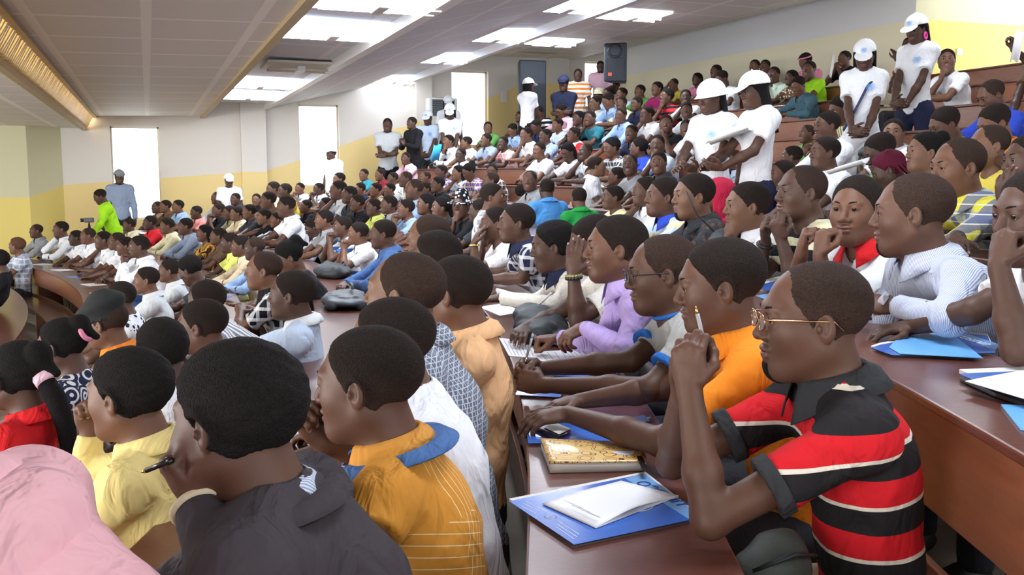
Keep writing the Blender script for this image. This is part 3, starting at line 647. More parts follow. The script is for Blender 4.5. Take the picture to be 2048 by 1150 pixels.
def shirt_mesh(p, h, sleeve='s', neckline='round', amp=.0036, seed=0, bag=0.0, sl_t=.62):
    lo, hi = bounds(p); g = Grid(lo, hi, h); torso_field(g, p); g.F -= f32(.002+bag)
    for side, Sh, E, Wr, d, n, hp in p.arm:
        if sleeve == 's':
            c = Sh+(E-Sh)*sl_t; u = unit(E-Sh); g.rc(Sh, Sh+(E-Sh)*(sl_t+.15), .056*p.build+bag*.7, .062+bag*.5, .055, cut=[(c, u)])
        elif sleeve == 'l':
            g.rc(Sh, E, .055*p.build+bag*.7, .049+bag*.6, .055); c = E+(Wr-E)*.93; u = unit(Wr-E); g.rc(E, Wr, .050+bag*.6, .036+bag*.3, .02, cut=[(c, u)])
    g.ripple(amp, 1, seed)
    s = p.hs                                     # carve the neck opening and everything of the arms that is bare
    a = p.H+p.R @ (V(0, -.022, -.045)*s); g.rc(a, p.N+V(0, .012, .030), .064*s, .071*s, .006, 's')
    if neckline == 'vee': g.rc(p.N+V(0, .05, .03), p.N+V(0, .085, -.09), .045, .008, .004, 's')
    if p.stand: pass
    g.plane((0, 0, p.P[2]-.08 if not p.stand else p.P[2]-.10), (0, 0, -1))
    return g.mesh('shirt')
def collar_mesh(p, open_=.32, drop=.034, spread=.030, tall=.030):
    """fold-down collar: a band standing round the neck, turned over into a leaf that lies on the shirt, open at the throat"""
    up = unit(p.H+p.R @ V(0, -.022, -.045)-p.N); f = unit(p.fw-up*(p.fw @ up)); r = np.cross(f, up); m = MB(); n = 40
    for i in range(n+1):
        t = open_+(2*PI-2*open_)*i/n; c, s = math.cos(t), math.sin(t); side = abs(s); fr = max(0, c); e = max(0, 1-min(i, n-i)/5)
        prof = [(.072, -.020, 0), (.069, .006, 0), (.069, tall-.004*fr, 0), (.074, tall+.004-.004*fr, 0), (.081, tall-.004, 0),
                (.074+spread*.7, .016-.010*fr-drop*.4*fr, e*.3), (.078+spread+.010*side, .004*side-.028*fr-.012*max(0, -c)-drop*.3-drop*.5*e, e)]
        for rr, zz, ee in prof:
            q = p.N+V(0, 0, 0)+f*(c*rr*1.02-.006+ee*.006)+r*(s*rr*1.04)+up*(zz+.012)
            m.v.append(tuple(q))
    k = 7
    for i in range(n):
        for j in range(k-1): m.f.append((i*k+j, (i+1)*k+j, (i+1)*k+j+1, i*k+j+1)); m.m.append(0)
    return m.mesh('collar', True)
def cuff_mesh(p, side, t0, t1, h=.005, grow=.006):
    _, Sh, E, Wr, d, n, hp = p.arm[side]; u = unit(E-Sh); lo = np.minimum(Sh, E)-.12; hi = np.maximum(Sh, E)+.12; g = Grid(lo, hi, h)
    g.rc(Sh, Sh+(E-Sh)*.77, .056*p.build+grow, .062+grow, 0, cut=[(Sh+(E-Sh)*t1, u), (Sh+(E-Sh)*t0, -u)]); g.rc(Sh, E, .047*p.build, .042, .001, 's'); return g.mesh('sleeve_cuff')
def trouser_mesh(p, h=.014, kn=None):
    lo = V(-.30, -.22, -.02); hi = V(.30, .72, p.P[2]+.2)
    if p.stand: hi = V(.30, .25, p.P[2]+.16); lo = V(-.30, -.25, -.02)
    g = Grid(lo, hi, h); g.ell(p.P-V(0, 0, .02), V(.168, .128, .13), .04)
    for q in (-1, 1):
        if p.stand: K = V(q*.11, .03, .50); A = V(q*.12, .0, .07); T = V(q*.09, 0, p.P[2]-.06)
        else: K = V(q*.14, .42, .49); A = V(q*.14, .40, .07); T = V(q*.09, .03, p.P[2]-.02)
        g.rc(T, K, .090, .062, .04); g.rc(K, A, .060, .050, .02, cut=[(A, V(0, 0, -1))])
    g.ripple(.002, .8, 1); g.plane((0, 0, p.P[2]+.07), (0, 0, 1)); return g.mesh('trousers', ad=.15)
def shoe_mesh(p, q):
    y = 0 if p.stand else .40; x = .12 if p.stand else .14
    g = Grid(V(q*x-.08, y-.10, -.01), V(q*x+.08, y+.25, .14), .009)
    g.ell(V(q*x, y+.02, .045), V(.040, .075, .048), .02); g.ell(V(q*x, y+.13, .030), V(.045, .085, .032), .03); g.plane((0, 0, .0), (0, 0, -1))
    return g.mesh('shoe', ad=.2)
# --- meshes living in head space (parented with the head's matrix)
def hair_mesh(kind, h=.005, s=1.0, fw=1.0):
    g = Grid(V(-.16, -.24, -.34) if kind in ('w', 'wl', 'braid', 'p') else V(-.115, -.145, -.10), V(.16, .15, .20) if kind in ('w', 'wl', 'braid', 'p') else V(.115, .125, .155), h)
    head_prims(g, V(0, 0, 0), np.eye(3), 1.0, False)
    x, y, z = g.ax[0][:, None, None], g.ax[1][None, :, None], g.ax[2][None, None, :]
    back = {'b': .012, 's': 0, 'm': 0}.get(kind, 0)
    yf = np.interp(z, [-.02, .0, .02, .040, .066, .084, .10, .13], [.014, .019, .030, .044, .062-back, .068-back*1.8, .072-back*2.5, .072-back*2.5]).astype(f32)
    zl = np.interp(y, [-.09, -.045, -.018, .0, .03], [-.062, -.060, -.030, .002, -.016]).astype(f32)
    m = np.minimum(yf-y, z-zl)+f32(.0022)*np.sin(x*310+z*370)*np.sin(z*490+y*410)+f32(.002)*np.sin(y*830+z*190)*np.sin(z*710)
    t = {'b': .0022, 's': .0055, 'm': .014, 'w': .013, 'wl': .010, 'p': .009, 'braid': .012}[kind]
    g.F = (g.F-np.clip(m/(.006+t*.9), -1, 1)*f32(t)).astype(f32)
    g.F = np.where(z < -.075, np.maximum(g.F, .01), g.F).astype(f32)
    g.ripple(.0003 if kind in 'bs' else .0016, 4, 2)
    for q in (-1, 1): g.ell(V(q*(.088+t*.5), -.002, -.008), V(.016+t*.9, .020+t*.5, .030), .008, None, 's')
    if kind == 'w':
        for a in np.linspace(-1.35, 1.35, 9):
            p0 = V(math.sin(a)*.082, -.02-math.cos(a)*.085, .02); g.rc(p0, V(math.sin(a)*.095, -.035-math.cos(a)*.085, -.19-.02*math.cos(7*a)), .024, .012, .012)
    if kind == 'wl':
        for a in np.linspace(-1.9, 1.9, 15): g.rc(V(math.sin(a)*.078, -.02-math.cos(a)*.080, .03), V(math.sin(a)*.075, -.075-math.cos(a)*.055, -.33-.02*math.cos(9*a)), .014, .008, .006)
    if kind == 'p': g.ell(V(0, -.105, .085), V(.045, .045, .045), .01); g.rc(V(0, -.12, .06), V(.02, -.16, .02), .03, .015, .02)
    if kind == 'braid':
        for i in range(9):
            a = -1.3+i*.325; g.rc(V(math.sin(a)*.07, -.02-math.cos(a)*.05, .11), V(math.sin(a)*.10, -.05-math.cos(a)*.11, -.12), .011, .008, .004)
    return g.mesh('hair', ad=.06 if h > .005 else None)
def cap_mesh(style='cap', h=.006):
    g = Grid(V(-.17, -.17, -.05), V(.17, .24, .19), h)
    if style in ('cap', 'capback'):
        g.ell(V(0, -.016, .042), V(.094, .116, .100), .01); g.plane((0, 0, .045), V(0, .12, -1)); g.ell(V(0, -.016, .036), V(.086, .108, .092), .002, None, 's')
        c = V(0, .06, .052); R = rotm(0, .28)
        g.ell(V(0, .115, .040), V(.074, .082, .0075), .004, R); g.rc(V(0, -.016, .139), V(0, -.016, .145), .008, .006, .004)
    elif style == 'bucket':
        g.ell(V(0, -.016, .045), V(.096, .116, .092), .01); g.rc(V(0, -.014, .035), V(0, -.014, .012), .098, .140, .02, flat=(V(1, 0, 0), .9)); g.plane((0, 0, .012), (0, 0, -1)); g.rc(V(0, -.014, .030), V(0, -.014, -.02), .090, .138, .002, 's', flat=(V(1, 0, 0), .9)); g.ell(V(0, -.016, .036), V(.088, .108, .086), .002, None, 's')
    elif style == 'fedora':
        g.rc(V(0, -.016, .04), V(0, -.016, .115), .096, .072, .01, flat=(V(1, 0, 0), .9)); g.ell(V(0, -.005, .042), V(.135, .165, .010), .012, rotm(0, .1)); g.ell(V(0, -.01, .20), V(.02, .08, .03), .02, None, 's'); g.rc(V(0, -.016, -.05), V(0, -.016, .095), .088, .066, .002, 's')
    elif style == 'beret':
        g.ell(V(0, .012, .088), V(.098, .140, .052), .02, rotm(0, .30)); g.rc(V(0, -.012, .04), V(0, -.012, .09), .094, .09, .03, flat=(V(1, 0, 0), .9)); g.ell(V(0, .128, .040), V(.055, .035, .010), .02, rotm(0, .35)); g.rc(V(0, -.012, -.03), V(0, -.012, .07), .082, .082, .002, 's')
    return g.mesh('cap')
def eye_mesh():
    m = MB(); n = 14; r = .0122
    prof = [(r*math.sin(PI*i/10), -r*math.cos(PI*i/10)) for i in range(11)]
    m.lathe([(max(1e-4, a), b) for a, b in prof], n, Matrix.Rotation(-PI/2, 4, 'X'))
    me = m.mesh('eye', True)
    for p in me.polygons: p.material_index = 1 if p.center.y > r*.66 else 0
    return me
EYE_W = lambda: plain('eye_white', (.62, .58, .54), .25, bump=(50, .02, .001)); EYE_B = lambda: plain('eye_iris', (.010, .006, .005), .15, bump=(50, .02, .001))
def brow_mesh(q):
    m = MB(); m.tube([(q*.012, .0930, .0285), (q*.024, .0925, .0330), (q*.038, .0850, .0335), (q*.050, .0725, .0295)], [.0022, .0032, .0030, .0012], 6); return m.mesh('eyebrow', True)
def glasses_parts(parent, M, metal, near):
    m = MB()
    for q in (-1, 1):
        pts = [(q*.031+.024*math.cos(a)*(1), .108-.004*abs(math.cos(a)), .008+.0165*math.sin(a)*(.95 if math.sin(a) > 0 else 1.1)) for a in [2*PI*i/16 for i in range(17)]]
        m.tube(pts, .0016, 5, cap=False); m.tube([(q*.055, .106, .014), (q*.070, .092, .014), (q*.0825, .02, .010), (q*.084, -.020, .008), (q*.080, -.038, -.012)], .0017, 5)
    m.tube([(-.008, .109, .010), (0, .113, .013), (.008, .109, .010)], .0015, 5)
    g = thing_child('glasses', parent, m.mesh('glasses', True), metal, M)
    l = MB()
    for q in (-1, 1): l.face([(q*.031+.023*math.cos(a), .108-.004*abs(math.cos(a)), .008+.0160*math.sin(a)) for a in [2*PI*i/14 for i in range(14)]])
    thing_child('lens', g, l.mesh('lens'), LENS(), None)
def LENS():
    if 'lens_glass' in MATS: return MATS['lens_glass']
    m, n, l, b = nt('lens_glass'); b.inputs['Base Color'].default_value = (.95, .97, 1, 1); b.inputs['Alpha'].default_value = .12; b.inputs['Roughness'].default_value = .03
    bump_noise(n, l, b, 3, .01, .001); MATS['lens_glass'] = m; return m
def thing_child(name, parent, me, mats, M=None):
    o = bpy.data.objects.new(name, me); COL.objects.link(o); o.parent = parent
    mats = mats if isinstance(mats, (list, tuple)) else [mats]
    while len(me.materials) < len(mats): me.materials.append(mats[len(me.materials)])
    for i, m in enumerate(mats):
        if me.materials[i] != m: o.material_slots[i].link = 'OBJECT'; o.material_slots[i].material = m
    if M is not None: o.matrix_local = M
    return o
def headM(p):
    M = Matrix.Identity(4)
    for i in range(3):
        for j in range(3): M[i][j] = p.R[i, j]*p.hs
        M[i][3] = p.H[i]
    return M
CACHE = {}
def cached(key, fn):
    if key not in CACHE: CACHE[key] = fn()
    return CACHE[key]
def head_extras(root, body, p, hair, acc=(), eyes=True, M=None, fw=1.0, hh=.006):
    M = headM(p); Mx = M @ Matrix.Diagonal((fw, 1, 1, 1))
    if hair:
        hk, hc = {'w': ('hair_long', (.010, .008, .009)), 'braid': ('hair_burgundy', (.10, .012, .03)), 'wl': ('hair_long', (.010, .008, .009))}.get(hair) or HCOL[hair]; mat = hair_mat(hk, hc)
        hm = cached(('hair', hair, hh), lambda: hair_mesh(hair, hh)); ho = thing_child('hair', root, hm, mat, Mx)
    if eyes:
        for q in (-1, 1):
            e = thing_child('eye', root, cached('eye', eye_mesh), [EYE_W(), EYE_B()], M @ Matrix.Translation((q*.0315*fw, .0800, .0115)))
            thing_child('eyebrow', root, cached(('brow', q), lambda: brow_mesh(q)), hair_mat('hair'), Mx)
# ---------------------------------------------------------------- seated figures
SEAT_R = .80
def generic(kind, yaw=0, shw=.172, H=None):
    """hands and head of the usual sitting poses; the desk edge is at y=.42, its top at z=.74"""
    z = .775; D = math.radians
    H = {'F': (0, .20, 1.20), 'W': (0, .27, 1.15), 'U': (0, .14, 1.23), 'K': (.02, .24, 1.17), 'C': (.01, .24, 1.17), 'P': (0, .22, 1.18), 'H': (0, .24, 1.16), 'T': (0, .02, 1.22)}[kind] if H is None else H
    H = V(*H); pitch = {'W': D(28), 'H': D(12), 'F': D(4)}.get(kind, 0); kw = {}
    if kind in 'FU' : kw = dict(lh=(.02, H[1]+.26, z), rh=(-.03, H[1]+.32, z+.015), ldir=(1, .35, -.05), rdir=(-1, .3, -.05), lel=V(-1, .1, -.5), rel=V(1, .1, -.5))
    if kind == 'U': kw.update(lh=(-.09, .50, z), rh=(.10, .49, z), ldir=(.5, .9, -.1), rdir=(-.6, .8, -.1))
    if kind == 'W': kw = dict(lh=(-.10, .53, z), rh=(.11, .52, z+.03), ldir=(.8, .6, -.15), rdir=(-.5, .8, -.3), rpose='pen', lel=V(-1, 0, -.5), rel=V(1, 0, -.5))
    if kind == 'T': kw = dict(lh=(-.10, .26, .66), rh=(.10, .26, .66), ldir=(.5, .8, -.2), rdir=(-.5, .8, -.2))
    Rh = rotm(D(yaw)*.8)
    if kind == 'K':
        w = H+Rh @ V(.070, .030, -.130); kw = dict(rh=tuple(w), rdir=(-.05, .1, 1), rnor=(-1, -.2, 0), rpose='relax', rel=V(.5, .5, -1), lh=(.03, .50, z), ldir=(1, .2, 0), lel=V(-1, 0, -.4))
    if kind == 'C':
        w = H+Rh @ V(.03, .085, -.20); kw = dict(rh=tuple(w), rdir=(-.35, .05, 1), rnor=(-.2, -1, .1), rpose='fist', rel=V(.6, .4, -1), lh=(.03, .50, z), ldir=(1, .2, 0), lel=V(-1, 0, -.4))
    if kind == 'P':
        w = H+Rh @ V(0, .150, -.165); kw = dict(lh=tuple(w-V(.030, 0, 0)), rh=tuple(w+V(.030, 0, 0)), ldir=(.25, -.1, 1), rdir=(-.25, -.1, 1), lnor=(1, -.1, 0), rnor=(-1, -.1, 0), lpose='clasp', rpose='clasp', lel=V(-.7, .3, -1), rel=V(.7, .3, -1))
    if kind == 'H':
        w = H+Rh @ V(.115, .055, -.03); kw = dict(rh=tuple(w), rdir=(-.45, -.15, .9), rnor=(-.8, -.4, -.4), rpose='relax', rel=V(.8, .5, -1), lh=(.03, .50, z), ldir=(1, .2, 0), lel=V(-1, 0, -.4))
    return Pose(H=tuple(H), yaw=D(yaw), pitch=pitch, shw=shw, **kw)
SHARED = {}
def legs(root, p, tr, shoe_m=None):
    key = 'stand' if p.stand else 'sit'
    thing_child('trousers', root, cached(('tr', key, round(p.P[2], 2)), lambda: trouser_mesh(p)), cloth(tr))
    for q in (-1, 1): thing_child('shoe', root, cached(('sh', key, q), lambda: shoe_mesh(p, q)), plain('shoe_leather', (.02, .016, .014), .4, bump=(60, .1, .002)))
def L2(root_loc, rz, w):        # world to the figure's own frame
    d = w-root_loc; c, s = math.cos(-rz), math.sin(-rz); return (d.x*c-d.y*s, d.x*s+d.y*c, d.z)
def near_person(label, k, H, yaw=0, pitch=0, roll=0, l=None, r=None, le=None, re=None, pose='F', lp=None, rp=None, ld=None, rd=None, ln=None, rn=None,
                shirt='white', sleeve='s', collar=None, hair='s', skin=0, tr='charcoal', res=.005, hs=1.0, fw=1.0, jaw=1.0, smile=0, neck=None, twist=0,
                shw=.172, build=1.0, bag=.0, acc=(), group=None, neckline='round', turn=0, seat=SEAT_R, slump=.03, slt=.62, pelz=.50, collar_kw={}, shirt_face=None, hairres=.004, eyes=True, pelx=0, shoff=(0, 0, 0)):
    Hw = at(*H); a = math.atan2(Hw.y-CY, Hw.x-CX); Rh_ = math.hypot(Hw.x-CX, Hw.y-CY); base = pol(min(RA+SP*k+seat, Rh_+.42), a, FL[k])
    rz = a+PI/2+math.radians(turn)
    root = thing('person', base, rz, label, 'person', group)
    loc = lambda t: L2(base, rz, at(*t)) if t is not None else None
    Hl = loc(H); g = generic(pose, yaw, H=Hl); kw = {}
    arms = {-1: g.arm[0], 1: g.arm[1]}
    for side, key, tgt, el, hp, dr, nr in ((-1, 'l', l, le, lp, ld, ln), (1, 'r', r, re, rp, rd, rn)):
        A = arms[side]
        kw[key+'h'] = loc(tgt) if tgt is not None else tuple(A[3]); kw[key+'pose'] = hp or A[6]
        if el is not None: kw[key+'E'] = loc(el)
        else: kw[key+'el'] = (A[2]-(A[1]+A[3])/2)
        if dr is not None: kw[key+'dir'] = dr
        elif tgt is None: kw[key+'dir'] = tuple(A[4])
        if nr is not None: kw[key+'nor'] = nr
        elif tgt is None: kw[key+'nor'] = tuple(A[5])
    D = math.radians
    p = Pose(H=Hl, yaw=D(yaw), pitch=D(pitch), roll=D(roll), hs=hs, neck=loc(neck), twist=D(twist), shw=shw, build=build, slump=slump, pelvis=(pelx, 0, pelz), sh_off=shoff, **kw)
    body = thing_child('body', root, body_mesh(p, res if res < .0045 else res*1.12, True, fw, jaw, smile), [skin_mat(skin), LIP(), NAIL()])
    thing_child('shirt', root, shirt_mesh(p, max(res*1.35, .0062), sleeve, neckline, bag=bag, seed=skin+k, sl_t=slt), cloth(shirt))
    if collar: co = thing_child('collar', root, collar_mesh(p, **collar_kw), cloth(collar)); so = co.modifiers.new('thickness', 'SOLIDIFY'); so.thickness = .004; so.offset = 1
    legs(root, p, tr)
    head_extras(root, body, p, hair, acc, eyes, fw=fw, hh=hairres)
    M = headM(p)
    for q in acc:
        if q == 'glasses': glasses_parts(root, M, plain('gold_wire', (.55, .30, .16), .25, 1), True)
        elif q == 'darkglasses': glasses_parts(root, M, plain('dark_wire', (.03, .03, .04), .3, .6), True)
        elif q in ('cap', 'beret', 'fedora', 'bucket'):
            c = thing_child('cap', root, cached(('cap', q), lambda: cap_mesh(q, .004)), plain('black_felt', (.012, .014, .014), .9, bump=(300, .5, .003)) if q == 'beret' else cloth('white'), M)
    return root, p, M
# ---------------------------------------------------------------- the people nearest the camera, one by one
PAL.update(crimson=(.42, .015, .05), amberorange2=(.60, .27, .05), peach=(.80, .47, .24), lavender=(.50, .38, .74), jacket=(.050, .042, .048), hoodpink=(.82, .46, .50), butter=(.74, .60, .24), greymarl=(.40, .40, .39), cobalt=(.03, .16, .55), scarlet=(.60, .015, .02), amberorange=(.86, .26, .02), ivory=(.78, .76, .70), darkgrey=(.035, .036, .04))
NR = {}
def near(name, label, *a, **k):
    r = near_person(label, *a, **k); r[0]['group'] = 'people seated nearest the camera'; NR[name] = r; return r
# fifth row: the long row along the near desk
near('polo', 'person in red and black striped polo with glasses, hands clasped before the face', 0, (1622, 640, 2.08), yaw=0, pitch=3, pose='P', l=(1378, 775, 1.98), r=(1366, 780, 2.07), le=(1420, 1040, 1.93), re=(1345, 925, 2.30),
     lp='clasp', rp='clasp', ln=(.75, -.5, 0), rn=(-.75, -.5, 0), ld=(.12, .02, 1), rd=(-.12, .02, 1), shirt='rugby', collar='darkgrey', hair='b', skin=0, res=.0032, acc=('glasses',), hs=1.10, tr='beige', neckline='vee', build=1.03, collar_kw=dict(spread=.034, drop=.04), hairres=.003, shw=.18)
near('orange', 'person in orange polo leaning both forearms on the near desk', 0, (1437, 572, 2.62), yaw=-4, pitch=8, l=(1135, 828, 2.80), r=(1160, 802, 3.0), le=(1325, 885, 2.45), re=(1335, 775, 2.95), lp='relax', rp='relax', ld=(-.05, 1, -.12), rd=(-.1, 1, -.1),
     ln=(.2, .1, -1), rn=(-.1, .1, -1), shirt='amberorange', collar='amberorange', hair='s', skin=0, res=.0038, hs=1.10, jaw=1.0, hairres=.0035)
near('ringer', 'person in grey tee shirt with blue cuffs and dark glasses, hands joined round a pen', 0, (1322, 547, 3.15), yaw=0, pitch=8, l=(1085, 770, 3.20), r=(1075, 738, 3.35), le=(1300, 778, 2.95), re=(1262, 722, 3.25), lp='clasp', rp='grip', ld=(.5, .8, .1), rd=(-.5, .8, .2),
     ln=(.8, -.3, -.3), rn=(-.8, -.3, -.4), shirt='greymarl', hair='b', skin=5, res=.0038, hs=1.09, acc=('darkglasses',), hairres=.0035)
near('lavender', 'person in lavender long-sleeved shirt holding a blue pen over the desk', 0, (1229, 497, 3.70), yaw=0, pitch=2, l=(1168, 655, 3.85), r=(1115, 678, 4.05), le=(1250, 700, 3.55), re=(1205, 690, 3.95), lp='pen', rp='fist', ld=(-.2, .9, -.4), rd=(.1, 1, 0), ln=(.2, 0, -1), rn=(0, 0, -1),
     shirt='lavender', sleeve='l', collar='lavender', hair='s', skin=2, res=.0042, hs=1.09)
near('bracelet', 'person in white shirt pressing a hand with a beaded bracelet to the forehead', 0, (1185, 487, 4.35), yaw=8, pitch=22, l=(1147, 548, 4.12), le=(1155, 640, 4.15), lp='flat', ld=(.1, -.05, 1), ln=(.9, -.5, 0), shirt='ivory', hair='s', skin=1, res=.0048, hs=1.06)
near('navycollar', 'person in white long-sleeved shirt with navy collar band leaning forward over papers', 0, (1104, 493, 4.85), yaw=-4, pitch=10, l=(1000, 596, 5.0), le=(1110, 612, 4.7), r=(985, 590, 5.2), lp='relax', ld=(0, 1, -.1), ln=(0, 0, -1), shirt='ivory', sleeve='l', collar='navy', hair='m', skin=1, res=.005, hs=1.04)
near('plaid', 'person in navy and white plaid shirt with arms stretched on the desk', 0, (1031, 446, 6.0), yaw=2, l=(955, 560, 6.1), le=(1045, 556, 5.9), r=(950, 540, 6.4), shirt='plaid:navy:white', hair='s', skin=5, res=.0055, hs=1.05, collar='navy')
near('watch', 'person in white tee shirt with a gold watch, hand over the mouth', 0, (990, 447, 6.75), yaw=-3, l=(948, 487, 6.65), le=(952, 548, 6.65), lp='relax', ld=(.15, -.4, .9), ln=(.2, -1, 0), pose='C', shirt='white', hair='s', skin=5, res=.006, hs=1.02)
# fourth row: backs and profiles in front of the near desk
near('hood', 'back of a person in pink hooded top, cut off by the left bottom corner', -1, (-190, 800, 1.32), yaw=-20, shirt='hoodpink', sleeve='l', hair='s', skin=1, res=.006, build=1.14, bag=.02, seat=.72)
near('suit', 'person in dark suit jacket seen from behind, hand with a gold pen at the chin', -1, (472, 838, 1.68), yaw=-24, pitch=8, l=(392, 1000, 1.66), le=(450, 1160, 1.55), lp='fist', ld=(-.15, .6, .9), ln=(.5, -.6, .1), shirt='jacket', sleeve='l', collar='pin', hair='m', skin=0, res=.0035, hs=1.12, build=1.08, bag=.012,
     seat=.78, shw=.205, collar_kw=dict(tall=.022, spread=.012, drop=.01), hairres=.0035)
near('amber', 'smiling person in amber shirt with denim collar and thin pale lines', -1, (733, 768, 2.14), yaw=-10, pitch=4, r=(648, 884, 2.22), re=(745, 912, 2.30), rp='fist', rd=(-.1, .5, .8), rn=(-.5, -.8, 0), l=(600, 1010, 2.05), le=(730, 1110, 1.90), shirt='lines', collar='amberorange2', hair='s', skin=0, res=.0035, hs=1.10, smile=1.2, build=1.05,
     collar_kw=dict(spread=.020, tall=.026, drop=.0), hairres=.0035)
near('whiteback', 'back of a person in white shirt with a thin blue seam, half hidden', -1, (778, 690, 2.52), yaw=-14, pitch=4, shirt='white', hair='s', skin=4, res=.005, hs=1.06, bag=.01)
near('greycheck', 'shaven-headed person in grey fine-checked shirt looking away over the rows', -1, (807, 588, 2.86), yaw=-16, pitch=-4, shirt='check', collar='check', hair='b', skin=4, res=.0038, hs=1.10, pose='U', collar_kw=dict(spread=.022))
near('peach', 'person in peach orange shirt seen from behind, shaven head', -1, (912, 585, 3.25), yaw=-26, shirt='peach', sleeve='l', collar='peach', hair='s', skin=2, res=.0042, hs=1.08, build=1.02, pose='U')
near('tophead', 'person of dark rounded haircut behind the two shaven-headed people, charcoal shirt', -1, (868, 517, 4.2), yaw=-20, shirt='charcoal', hair='s', skin=5, res=.006, hs=1.05)
near('browntee', 'person with brown tee shirt and high forehead in front of the spotted hat', -1, (855, 475, 5.2), yaw=-8, shirt='brown', hair='b', skin=2, res=.006, hs=1.08)
# third row
near('butter', 'person in butter yellow shirt looking down to the stage, hand at chin', -2, (254, 790, 2.64), yaw=-13, pitch=4, r=(180, 862, 2.85), re=(165, 960, 2.85), rp='fist', rd=(0, .1, 1), rn=(-.6, -.6, 0), l=(200, 1010, 2.7), shirt='butter', sleeve='l', collar='butter', hair='m', skin=2, res=.0042, hs=1.06, build=1.03)
near('whitetop', 'person in white shirt with a dense black haircut, turned from view', -2, (322, 700, 3.75), yaw=-48, shirt='white', hair='m', skin=3, res=.0055, hs=1.04)
near('pinkcollar', 'person in white top with pink collar beyond the dense black haircut', -2, (402, 652, 4.4), yaw=-8, pitch=4, shirt='white', collar='pink2', hair='s', skin=0, res=.005, hs=1.06)
near('cropped', 'person with cropped black hair in grey striped shirt behind the pink collar', -2, (412, 602, 5.4), yaw=-30, shirt='vstripe:grey:white', hair='s', skin=5, res=.006, hs=1.03)
near('bluewhite', 'person in pale blue and white shirt with close-cut hair before the empty wooden desk top', -2, (582, 590, 4.85), yaw=-6, shirt='paleblue', collar='white', hair='s', skin=1, res=.0048, hs=1.06, pose='U')
near('gingham', 'person in black and white plaid shirt leaning on the desk, shaven head', -2, (526, 541, 6.2), yaw=0, l=(480, 625, 6.3), r=(475, 610, 6.5), shirt='plaid:black:white', collar='black', hair='b', skin=2, res=.0055, hs=1.06)
# second row
near('redlady', 'person in red blouse with long straight hair tied in a ponytail', -3, (35, 752, 3.4), yaw=-26, shirt='scarlet', sleeve='l', collar='scarlet', hair='p', skin=1, res=.005, hs=1.05, shw=.16)
near('circlelady', 'person in navy and white circle print top with a pink hair band', -3, (122, 692, 4.35), yaw=-12, pitch=8, pose='C', shirt='circles', hair='p', skin=1, res=.005, hs=1.04, shw=.155)
near('beret', 'person wearing a black beret and a brown shirt with orange collar', -3, (212, 648, 4.95), yaw=-14, pitch=10, shirt='brown', collar='orange', hair='b', skin=2, res=.0055, hs=1.04, acc=('beret',))
# sixth row: behind the right-hand desk
near('pin', 'person in blue and white pinstriped shirt looking away, phone in hand', 1, (1822, 428, 3.12), yaw=-20, pitch=4, l=(1790, 612, 3.05), le=(1900, 640, 2.80), r=(1740, 600, 3.3), re=(1760, 640, 3.3), lp='grip', ld=(.2, 1, .1), ln=(.6, 0, -.6), shirt='pin', sleeve='l', collar='pin', hair='b', skin=0, res=.0038, hs=1.14, build=1.08,
     shw=.185, collar_kw=dict(spread=.036))
near('redcollar', 'person in white shirt with red and navy collar facing the camera, fists raised', 1, (1712, 420, 3.62), yaw=44, pitch=3, l=(1640, 508, 3.50), r=(1603, 505, 3.65), le=(1655, 610, 3.55), re=(1585, 600, 3.8), lp='fist', rp='fist', ld=(-.1, -.1, 1), rd=(-.1, -.1, 1), ln=(.3, -.9, 0), rn=(-.3, -.9, 0),
     shirt='hstripe:white:white', collar='scarlet', hair='s', skin=2, res=.0038, hs=1.10, neckline='vee', twist=25, collar_kw=dict(spread=.04))
near('blackstripe', 'person in black shirt with pale stripes, both hands folded under the chin', 1, (1600, 386, 4.35), yaw=8, pitch=0, l=(1562, 478, 4.25), r=(1532, 482, 4.4), le=(1592, 572, 4.25), re=(1512, 560, 4.5), lp='clasp', rp='clasp', ld=(-.2, .35, .9), rd=(-.3, .3, .9), ln=(.5, -.8, 0), rn=(-.5, -.8, 0),
     shirt='hstripe:black:cream', hair='b', skin=1, res=.0042, hs=1.08)
near('chinwhite', 'person in white shirt with chin resting on a loose fist beside the patterned shirt', 1, (1492, 413, 4.85), yaw=0, pitch=2, pose='C', shirt='white', collar='white', hair='s', skin=4, res=.0048, hs=1.06)
near('pattern', 'person in dark grey patterned shirt with a bag strap leaning on the desk', 1, (1385, 393, 5.4), yaw=4, pitch=2, shirt='dots:charcoal:brown', sleeve='l', collar='charcoal', hair='s', skin=4, res=.0048, hs=1.10)
near('paleblue', 'person in pale blue and cream striped polo with royal collar', 1, (1324, 394, 6.15), yaw=4, shirt='hstripe:paleblue:cream', collar='royal', hair='s', skin=0, res=.0055, hs=1.06)
near('edgeman', 'person in white tee shirt at the right edge pressing a fist to the mouth', 1, (2070, 432, 2.55), yaw=12, pitch=6, r=(1815, 655, 2.95), re=(1945, 622, 2.72), rp='relax', rd=(-.1, 1, -.1), rn=(0, 0, -1), l=(1998, 530, 2.42), le=(2035, 700, 2.38), lp='fist', ld=(.1, -.2, 1), ln=(.3, -.9, 0), shirt='white', hair='s', skin=1, res=.0038, hs=1.08)
